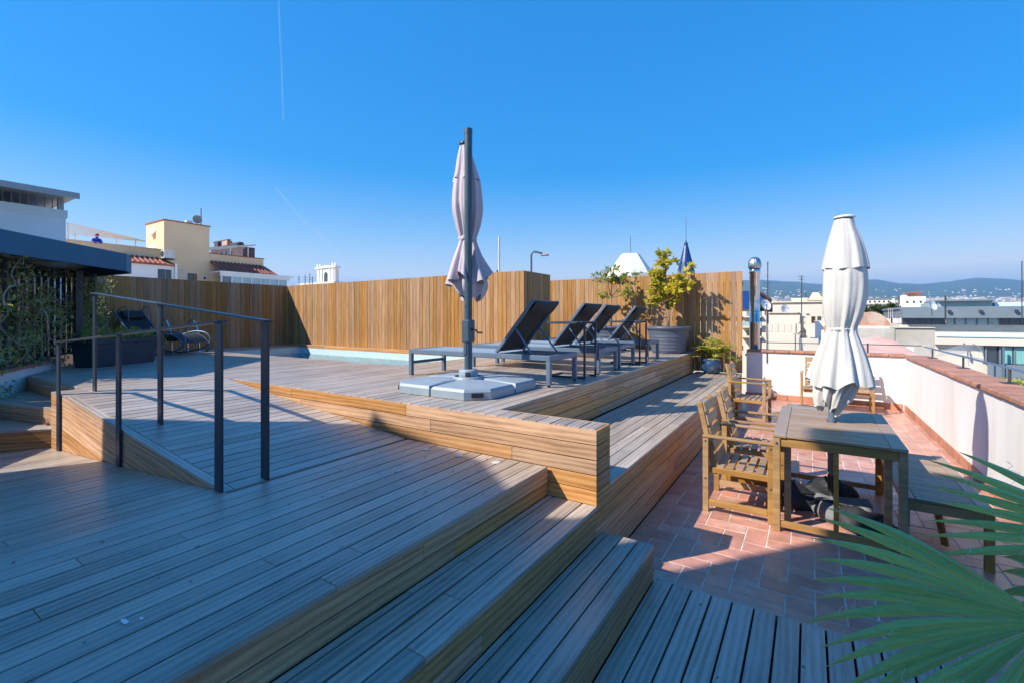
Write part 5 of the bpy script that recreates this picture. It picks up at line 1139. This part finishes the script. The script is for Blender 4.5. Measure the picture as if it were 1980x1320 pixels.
m_.add(P_ + [(x, y, z - .12) for x, y, z in P_], [(0, 1, 2, 3, 4), (9, 8, 7, 6, 5)] + [((i + 1) % 5, i, 5 + i, 5 + (i + 1) % 5) for i in range(5)]); m_.build('roof', M['b_pink'], B4.t)
B4.part('wall', M['b_cream'], (1612, 1772, 690, None, -.9, 3)); B4.part('gutter', M['b_white'], (1745, 1776, 672, 684, 1.0, 1.2))
B5 = Bld('crenellated_house', 'beige rooftop wall with hook-shaped recesses left of the white parasol', 'house', 1515, 26)
B5.part('wall', M['b_cream'], (1486, 1548, 626, None, 0.02, 4), (1486, 1548, 605, 626, .25, 4))
for k in range(4):
    x0 = 1493 + 12.2 * k; B5.part('hook_relief', M['b_cream'], (x0 - 7.6, x0, 626, 642, -.0, .24)); B5.part('hook_relief', M['b_cream'], (x0 - 7.6, x0 + 3.5, 644, 646.5, 0.0, .2))
B5.part('hook_relief', M['b_cream'], (1534, 1548, 626, 644, 0, .24)); B5.part('lower_wall', M['b_cream'], (1486, 1546, 645, None, -.05, .02)); B5.part('coping', M['b_beige_light'], (1485, 1549, 604, 605.5, .15, 4.1))
B5.part('side_house', M['b_beige_light'], (1549, 1566, 612, None, .4, 4)); B5.part('gap', M['b_slate'], (1545, 1550, 652, 676, -.3, .3)); B5.part('low_box', M['b_cream'], (1551, 1582, 653, None, -1, 1.5))
for x0 in (1569, 1581): B5.part('chimney', M['b_brick'], (x0, x0 + 8, 612, 625, 1, 1.6))
B5.part('chimney_cap', M['b_beige_light'], (1566, 1592, 608, 612, .8, 1.8)); B5.part('white_panel', M['b_white'], (1576, 1593, 621, None, .3, .5)); B5.part('flue', M['b_cream'], (1559, 1565, 606, 648, -.4, -.1)); B5.part('flue_cap', M['b_cream'], (1557, 1569, 605, 607, -.5, 0))
B5.tube('cable', M['tableframe'], [(1543, 646, -.3), (1548, 641, -.3), (1556, 640, -.3), (1562, 647, -.3), (1552, 651, -.3)], .03, 5)
B6 = Bld('cream_block', 'plain cream block with a small hipped turret behind the crenellated house', 'house', 1540, 48)
B6.part('wall', M['b_cream'], (1494, 1590, 585, None, 0, 8)); B6.part('coping', M['b_beige_light'], (1492, 1592, 583, 585, -.2, 8)); B6.part('attic', M['b_beige_light'], (1530, 1561, 576, 583, 1, 5)); B6.part('roof_unit', M['b_slate'], (1509, 1526, 577, 583, 1, 3))
m_ = MB(); a_, b_, zt, zb, za = B6.x(1563), B6.x(1593), B6.z(566), B6.z(581), 0
m_.add([(a_, .5, zb), (b_, .5, zb), (b_, 2.2, zb), (a_, 2.2, zb), (B6.x(1571), 1.2, zt), (B6.x(1583), 1.2, zt), (B6.x(1583), 1.6, zt), (B6.x(1571), 1.6, zt)], [(0, 1, 5, 4), (1, 2, 6, 5), (2, 3, 7, 6), (3, 0, 4, 7), (4, 5, 6, 7)]); m_.build('turret_roof', M['b_beige'], B6.t)
B6.part('turret', M['b_cream'], (1565, 1591, 581, 584, .6, 2.1))
for k in range(5): B6.part('turret_bracket', M['b_darkbrick'], (1567 + 5 * k, 1569 + 5 * k, 581.5, 584, .5, .6))
B7 = Bld('balcony_house', 'grey house with stacked open balconies seen between the flue and the antenna', 'house', 1465, 34)
B7.part('wall', M['b_cream'], (1430, 1476, 602, None, 1.2, 6), (1473, 1484, 602, None, 0, 6))
for y0 in (611, 631, 650): B7.part('balcony_slab', M['b_beige_light'], (1430, 1474, y0, y0 + 3, -.3, 1.2)); B7.part('opening', M['b_slate'], (1440, 1473, y0 - 9, y0 - 1, 1.1, 1.2))
B7.part('railing', M['glasslight'], (1432, 1474, 622, 631, -.3, -.27))
B8 = Bld('white_long_building', 'long low white building among trees right of the parasol', 'building', 1705, 150)
B8.part('wall', M['b_white'], (1672, 1738, 578, None, 0, 20)); B8.part('roof_edge', M['b_slate'], (1671, 1739, 576.5, 578, -.5, 20)); B8.part('ledge', M['b_beige_light'], (1671, 1737, 586, 588, -.8, 0))
for k in range(5): B8.part('rooftop_vent', M['b_darkbrick'], (1678 + 13 * k, 1681 + 13 * k, 574.5, 577, 3, 5))
for k in range(6): B8.part('window', M['glass'], (1680 + 9 * k, 1684 + 9 * k, 582, 585, -.1, .1))
B9 = Bld('white_tower_house', 'white house with a red rooftop hut on the skyline', 'house', 1765, 120)
B9.part('wall', M['b_white'], (1740, 1790, 574, None, 0, 14)); B9.part('rooftop_hut', M['b_brick'], (1766, 1784, 567, 574, 2, 8)); B9.part('hut_roof', M['b_redtile'], (1760, 1786, 564.5, 567, 1, 9)); B9.part('water_tank', M['b_white'], (1748, 1757, 570, 574, 3, 6)); B9.part('dark_gable', M['glass'], (1737, 1740, 574, 588, 0, 6))
for k in range(3): B9.part('window', M['glass'], (1752 + 13 * k, 1756 + 13 * k, 582, 586, -.1, .1))
# distinct small things on the roofs
def dish(name, px, py, d, r, label, sc_=1.0):
    t = thing(name, at(px, py + 20, d), label, 'satellite dish'); L = Vector(t.location); c = at(px, py, d) - L; n = (-FWD * .9 + RGT * .25 + Z * .35).normalized()
    m_ = MB(); q = n.orthogonal().normalized(); b_ = n.cross(q); vs = [c - n * .08 * r]; 
    for i in (.5, 1.0):
        for k in range(22): a = 6.2832 * k / 22; vs.append(c + (q * math.cos(a) + b_ * math.sin(a)) * r * i + n * .28 * r * (i * i - .4))
    m_.add(vs, [(0, 1 + k, 1 + (k + 1) % 22) for k in range(22)] + [(1 + k, 23 + k, 23 + (k + 1) % 22, 1 + (k + 1) % 22) for k in range(22)]); m_.build('reflector', M['dish'], t, True)
    MB().tube([(0, 0, 0), c - n * .1 * r], .03, 6).build('mast', M['tableframe'], t); MB().tube([c + b_ * r * .9, c + n * r * .8], .012, 5).build('feed_arm', M['tableframe'], t)
dish('satellite_dish', 1480, 590, 24, .30, 'white satellite dish on a pole beside the flue pipe')
dish('satellite_dish', 1519, 601, 27, .36, 'white satellite dish half sunk behind the crenellated wall')
dish('satellite_dish', 1802, 591, 42, .48, 'large white dish on the modern block roof')
def antenna(px, yt, yb, d, label, arms, r=.025):
    t = thing('aerial_mast', at(px, yb, d), label, 'antenna'); L = Vector(t.location); MB().tube([(0, 0, -1), at(px, yt, d) - L], r, 6).build('mast', M['tableframe'], t)
    m_ = MB()
    for (py, w) in arms: p = at(px, py, d) - L; m_.tube([p - RGT * w * d / FPX, p + RGT * w * d / FPX], r * .5, 4)
    m_.build('crossbar', M['tableframe'], t)
antenna(1484.5, 507, 590, 25, 'tall dark aerial mast beside the flue pipe', [(509, 2), (535, 2), (556, 2), (548, 9)])
antenna(1550, 535, 606, 30, 'pale aerial with a comb-shaped head left of the white parasol', [(536, 7), (541, 5), (534, 4)], .03)
antenna(1558, 566, 600, 60, 'short thin aerial on the cream block', [(568, 2)], .05)
antenna(1976, 505, 600, 40, 'tall thin mast at the right edge above the modern block', [(560, 2), (580, 3)], .035)
antenna(1828, 572, 598, 40, 'short white post on the modern block roof', [(574, 2)], .06)
for k, px in enumerate((578, 590, 599, 604)): antenna(px, 535 - (k % 3) * 3, 552, 90, ('leftmost small aerial beside the white lantern tower', 'low aerial second from the left by the white lantern tower', 'taller aerial third from the left by the white lantern tower', 'aerial nearest the white lantern tower')[k], [(537, 3), (541, 2)], .06)
# ribbed white pergola
wp = thing('arched_pergola', at(1855, 695, 32), 'white arched pergola of thin curved bars in front of the modern block', 'pergola'); Lw = Vector(wp.location)
for k in range(10):
    x0 = 1806 + 6 * k; p = []
    for j in range(7): t = j / 6; p.append(at(x0 + (1902 - x0) * t, 690 - 30 * math.sin(t * 1.9 + .02 * k) ** .8 * (1 - k * .06) + 8 * t - k * .4, 30 + 4 * t) - Lw)
    MB().tube(p, .016, 4, False).build('bar', M['awning'], wp)
MB().tube([at(x_, y_, 33.8) - Lw for x_, y_ in ((1808, 676), (1850, 684), (1902, 694))], .035, 5).build('edge_rail', M['awning'], wp); MB().tube([at(x_, y_, 34) - Lw for x_, y_ in ((1902, 696), (1899, 678), (1890, 668), (1880, 664))], .035, 5).build('edge_rail', M['awning'], wp)
for x_ in (1838, 1874): p = at(x_, 680, 33.8) - Lw; MB().tube([p, p - Z * 3], .035, 5).build('post', M['awning'], wp)
# white faceted roof and blue spire behind the slat fence, white lantern tower, brick block
def cone(name, label, cat, px, d, prof, mat, n, rot=0.0, part='roof'):
    p = at(px, CYP, d); t = thing(name, (p.x, p.y, -20), label, cat); m_ = MB(); rows = [(r * d / FPX, EYE - (y - CYP) * d / FPX + 20) for r, y in prof]
    m_.lathe(rows, n, cap1=True); o = m_.build(part, mat, t); o.rotation_euler = (0, 0, rot); return t, d
t, d = cone('faceted_roof', 'white faceted roof rising behind the slat fence and the citrus trees', 'roof', 1219, 40, [(43, 680), (43, 531), (38, 522), (17, 492), (1, 491.5)], M['b_white'], 8, R(20))
MB().tube([(0, 0, 0), (0, 0, 1.6)], .02, 5).build('mast', M['tableframe'], t, loc=(0, 0, EYE - (492 - CYP) * d / FPX + 20))
t, d = cone('spire', 'slim blue glazed spire with a knob finial behind the yellow tree', 'spire', 1326.5, 70, [(19, 700), (19, 540), (17.5, 533), (12, 508), (8, 492), (4, 476), (3, 474), (4.2, 472.5), (3.0, 470), (1.4, 469), (.9, 466), (.3, 463)], M['spire'], 16)
MB().tube([(0, 0, 0), (0, 0, 3.2)], .03, 5).build('lightning_rod', M['tableframe'], t, loc=(0, 0, EYE - (463 - CYP) * d / FPX + 20))
W = Bld('lantern_tower', 'small white classical lantern tower beyond the pool fence', 'tower', 630, 130)
W.part('wall', M['b_white'], (613, 648, 519, None, 0, 1.2)); W.part('cornice', M['b_white'], (610.5, 650.5, 516.5, 519, -.4, 1.5))
for x0 in (611, 616, 640, 645): W.part('pinnacle', M['b_white'], (x0, x0 + 2.2, 510, 516.5, .2, .5))
m_ = MB(); m_.add([(W.x(617), -.1, W.z(516.5)), (W.x(643), -.1, W.z(516.5)), (W.x(630), -.1, W.z(513)), (W.x(617), 1.1, W.z(516.5)), (W.x(643), 1.1, W.z(516.5)), (W.x(630), 1.1, W.z(513))], [(0, 1, 2), (5, 4, 3), (1, 4, 5, 2), (0, 2, 5, 3)]); m_.build('pediment', M['b_white'], W.t)
W.part('window', M['glass'], (627, 633.5, 529, 548, -.08, .1)); MB().tube([(W.x(630.2), -.1, W.z(529)), (W.x(630.2), .05, W.z(529))], .47, 14).build('window_head', M['glass'], W.t)
for x0 in (615, 621.5, 637.5, 643.5): W.part('pilaster', M['b_white'], (x0, x0 + 2.5, 521, 560, -.25, 0))
W.part('lower_roof', M['b_beige_light'], (585, 655, 546.5, None, -1.5, 1.6))
K = Bld('brick_block', 'dark brick block with a chimney and rooftop pipes behind the beige tower', 'building', 440, 75)
K.part('wall', M['b_darkbrick'], (404, 474, 483, None, 0, 1.5), (404, 455, 473, 483, .3, 1.4)); K.part('chimney', M['b_brick'], (423, 433, 463, 474, .5, 1.3)); K.part('pipe_rack', M['b_darkbrick'], (406, 435, 461, 463, .5, .9), (408, 415, 463, 473, .5, 1.1), (437, 456, 470, 473, .5, 1.2))
for k in range(6): K.part('window', M['glass'], (414 + 9.5 * k, 419 + 9.5 * k, 486, 494, -.1, .1))
K.part('lower_part', M['b_darkbrick'], (455, 475, 487, None, -.4, .0))
SR = Bld('blue_tile_roof', 'steep blue-green roof with a red ridge beyond the flue pipe', 'roof', 1462, 60)
m_ = MB(); P_ = [(SR.x(1425), 0, SR.z(600)), (SR.x(1482), 0, SR.z(590)), (SR.x(1482), 6, SR.z(580)), (SR.x(1452), 4, SR.z(558)), (SR.x(1425), 4, SR.z(560))]
m_.add(P_, [(0, 1, 2, 3, 4)]).add([(x, y + 1, z - 1) for x, y, z in P_], [(4, 3, 2, 1, 0)]); m_.build('roof', M['spire'], SR.t); SR.tube('ridge', M['b_redtile'], [(1450, 557, 3.9), (1483, 580, 5.9)], .35, 6); SR.part('wall', M['b_cream'], (1425, 1482, 597, None, .5, 6))
# trees among the roofs: each with trunk and crown of leaf-sized faces
def city_tree(px, yt, yb, d, w, label, seed, mat):
    r_ = random.Random(seed); p = at(px, yb, d); z0 = -20.0; t = thing('city_tree', (p.x, p.y, z0), label, 'tree', 'trees among the city roofs'); k_ = d / FPX
    ztop = EYE - (yt - CYP) * k_ - z0; zbot = EYE - (yb - CYP) * k_ - z0; cz = (ztop + zbot) / 2; rz_ = (ztop - zbot) / 2; rx = w * k_
    MB().tube([(0, 0, 0), (.1, 0, zbot * .6), (0, 0, zbot + rz_)], [.25, .2, .08], 7).build('trunk', M['bark'], t); lv = MB()
    cl = [(Vector((r_.uniform(-.75, .75) * rx, r_.uniform(-.6, .6) * rx, cz + r_.uniform(-.7, .6) * rz_)), r_.uniform(.28, .5)) for _ in range(14)]
    s = .045 * d * .45 * .3
    for c, q in cl:
        for _ in range(75):
            dv = rv(r_).normalized() * (r_.random() ** .4); add_leaf(lv, c + Vector((dv.x * rx * q, dv.y * rx * q, dv.z * rz_ * q * 1.3)), rv(r_), Vector((r_.gauss(0, .5), r_.gauss(0, .5), 1)), s * r_.uniform(.7, 1.4), s * .4)
    tag(lv.build('crown', mat, t), kind='stuff')
for i, (px, yt, yb, d, w, lab) in enumerate(((1462, 588, 606, 50, 11, 'green tree top directly right of the flue pipe'), (1494, 590, 606, 55, 12, 'green tree top behind the white dish'), (1684, 590, 612, 60, 13, 'low green tree right of the parasol, left of its taller neighbour'),
    (1704, 590, 612, 62, 12, 'low green tree between two others right of the parasol'), (1724, 586, 612, 58, 11, 'tallest of the green trees right of the parasol'), (1965, 728, 760, 26, 40, 'bright green bushy tree below the right railing'))):
    city_tree(px, yt, yb, d, w, lab, 50 + i, M['leaf_bright'] if i == 5 else M['leaf_tree'])
bars = thing('roof_railing', at(1730, 620, 50), 'tall white railing bars in front of the city trees', 'railing'); Lb_ = Vector(bars.location)
for k in range(11): MB().tube([at(1718 + 4 * k, 596, 50) - Lb_, at(1718 + 4 * k, 632, 50) - Lb_], .02, 4).build('bar', M['awning'], bars)
MB().tube([at(1716, 597, 50) - Lb_, at(1760, 597, 50) - Lb_], .02, 4).build('top_bar', M['awning'], bars)

# ground, distant town, hills, haze
gm = pm('city_ground', (.38, .35, .32), 0.95, var=.3, scale=.02, bmp=0)
g = MB().prism([(12000 * math.cos(2 * math.pi * k / 48), 12000 * math.sin(2 * math.pi * k / 48)) for k in range(48)], -21, -20).build('ground', gm); tag(g, 'city ground far below the terrace', kind='structure')
def town(name, label, n, bear, dist, hgt, wid, mats, seed, hill=None, detail=False):
    r_ = random.Random(seed); per = [MB() for _ in mats]; win = MB(); clut = MB()
    for _ in range(n):
        d = dist[0] * (dist[1] / dist[0]) ** r_.random(); px = r_.uniform(*bear); p = at(px, CYP, d); w, l = r_.uniform(*wid), r_.uniform(*wid); h = r_.uniform(*hgt); z0 = -20 if hill is None else hill(px, d)
        rot = Matrix.Rotation(YAW * r_.choice((0, 1, .5)) * (0 if detail else 1), 3, 'Z')
        per[r_.randrange(len(mats))].box((p.x, p.y, z0 + h / 2), (w, l, h), 0, rot)
        if detail:
            for row in range(2):
                k = -w / 2 + 1.0
                while k < w / 2 - 1.0: win.box((p.x + k, p.y - l / 2 - .02, z0 + h - 1.9 - row * 2.9), (.9, .08, 1.3)); k += r_.uniform(1.9, 2.8)
            for _q in range(r_.randrange(1, 4)): clut.box((p.x + r_.uniform(-.35, .35) * w, p.y + r_.uniform(-.35, .35) * l, z0 + h + .5), (r_.uniform(.6, 2.4), r_.uniform(.6, 2), r_.uniform(.8, 1.9)))
            if r_.random() < .5:
                ax, ay = p.x + r_.uniform(-.3, .3) * w, p.y + r_.uniform(-.3, .3) * l; clut.tube([(ax, ay, z0 + h), (ax, ay, z0 + h + r_.uniform(2, 3.6))], .03, 4); clut.box((ax, ay, z0 + h + 2), (.9, .03, .03))
    root = thing(name, at(bear[0], CYP, dist[0]), label, None, None, 'stuff'); root.location = (0, 0, -20)
    if detail: tag(win.build('window', M['glass'], root, loc=(0, 0, 20)), kind='stuff'); tag(clut.build('roof_clutter', M['b_beige_light'], root, loc=(0, 0, 20)), kind='stuff')
    for m_, mt in zip(per, mats): tag(m_.build('house_block', mt, root, loc=(0, 0, 20)), kind='stuff')
prof_h = [(-2500, 0.0), (600, .004), (1000, .020), (1300, .048), (1440, .0745), (1480, .0785), (1530, .074), (1590, .068), (1640, .0705), (1690, .0785), (1740, .0715), (1790, .068), (1830, .0715), (1860, .0785), (1895, .0815), (1935, .078), (1980, .074), (2100, .08), (2300, .06), (2600, .05), (4000, .02)]
def hprof(px):
    for i in range(len(prof_h) - 1):
        if prof_h[i][0] <= px <= prof_h[i + 1][0]:
            t = (px - prof_h[i][0]) / (prof_h[i + 1][0] - prof_h[i][0]); t = t * t * (3 - 2 * t); return prof_h[i][1] + (prof_h[i + 1][1] - prof_h[i][1]) * t
    return 0
from mathutils import noise
def hillz(px, d):
    t = min(max((d - 1700) / (5200 - 1700), 0), 1.4); s = t * t * (3 - 2 * t) if t < 1 else 1
    base = -20 + 84 * min(max((d - 500) / 1500, 0), 1) * (1 if px > 900 else max(0, (px - 200) / 700))
    rid = noise.fractal(Vector((px * .013, d * .0016, 2.0)), 1.0, 2.0, 5) * 26 * s
    return base * (1 - s) + (EYE + (hprof(px) + .0) * 5200) * s + rid * (.35 if t > .93 else 1)
vs = []; fs = []; pxs = [-600 + 14 * k for k in range(290)]; ds = [480, 700, 1000, 1300, 1700] + [1700 + 175 * k for k in range(1, 21)] + [5400, 6200]
for d in ds:
    for px in pxs:
        p = at(px, CYP, d); z = hillz(px, d)
        if d > 5300: z = hillz(px, 5200) - (d - 5200) * .12
        vs.append((p.x, p.y, max(z, -20.5)))
n = len(pxs)
for i in range(len(ds) - 1):
    for k in range(n - 1): fs.append((i * n + k, i * n + k + 1, (i + 1) * n + k + 1, (i + 1) * n + k))
hm = pm('wooded_hillside', (.05, .07, .032), 0.95, var=.5, scale=.012, bmp=0, col2=(.20, .16, .11), c2range=(.60, .72))
hi = MB().add(vs, fs).build('hills', hm, None, True); tag(hi, 'wooded hills on the horizon beyond the city', kind='structure')
town('distant_town', 'far pale mass of town houses at the foot of the hills', 3200, (1300, 2300), (560, 2400), (6, 17), (8, 22), [M['b_cream'], M['b_white'], M['b_beige_light'], M['b_pink'], M['b_grey']], 5, hillz)
town('hillside_houses', 'scattered white villas on the lower slopes of the hills', 110, (1440, 2100), (2500, 3300), (4, 8), (5, 12), [M['b_white'], M['b_cream']], 6, hillz)
town('middle_roofs', 'jumble of cream roofs between the near buildings and the far town', 420, (1330, 2300), (70, 520), (13, 20.5), (8, 18), [M['b_cream'], M['b_beige_light'], M['b_grey'], M['b_brick'], M['b_white']], 8, None, True)
town('rear_roofs', 'low roofs of the city behind the pool fences', 260, (-700, 1300), (60, 500), (8, 17), (8, 20), [M['b_cream'], M['b_beige'], M['b_grey'], M['b_brick']], 9, None, True)
hz = bpy.data.materials.new('haze_air'); hz.use_nodes = True; nt = hz.node_tree; nt.nodes.clear(); out = nt.nodes.new('ShaderNodeOutputMaterial'); pv = nt.nodes.new('ShaderNodeVolumePrincipled')
pv.inputs['Color'].default_value = (.30, .62, 1.0, 1); pv.inputs['Density'].default_value = 1.9e-4; pv.inputs['Anisotropy'].default_value = 0.1
nt.links.new(pv.outputs[0], out.inputs['Volume'])
hb = MB(); hb.box((0, 0, 0), (26000, 26000, 1)); hb.v = [(x, y, -22.0 if z < 0 else 560.0) for x, y, z in hb.v]; hb = hb.build('haze', hz); tag(hb, 'thin blue haze over the city', kind='stuff')
# condensation trails high in the sky
for k, (pts, w, lab) in enumerate(((((537, -60), (541, 60), (545, 140), (548, 235)), 3.0, 'long faint upright vapour trail high in the sky'), (((632, 404), (645, 421), (655, 440)), 1.2, 'short bright vapour trail above the pool fence'), (((505, 415), (515, 427), (527, 440)), 1.2, 'short faint vapour trail above the beige house'), (((532, 362), (560, 395), (590, 430), (665, 492)), 5.0, 'broad faded diagonal vapour trail above the pool fence'))):
    P3 = [at(a, b_, 14000) for a, b_ in pts]; c = P3[0]; n = len(P3)
    o = MB().tube(cr([p - c for p in P3], 6), w * 14000 / FPX * .5, 8, False).build('vapour_trail', M['contrail']); o.location = c; tag(o, lab, 'vapour trail')
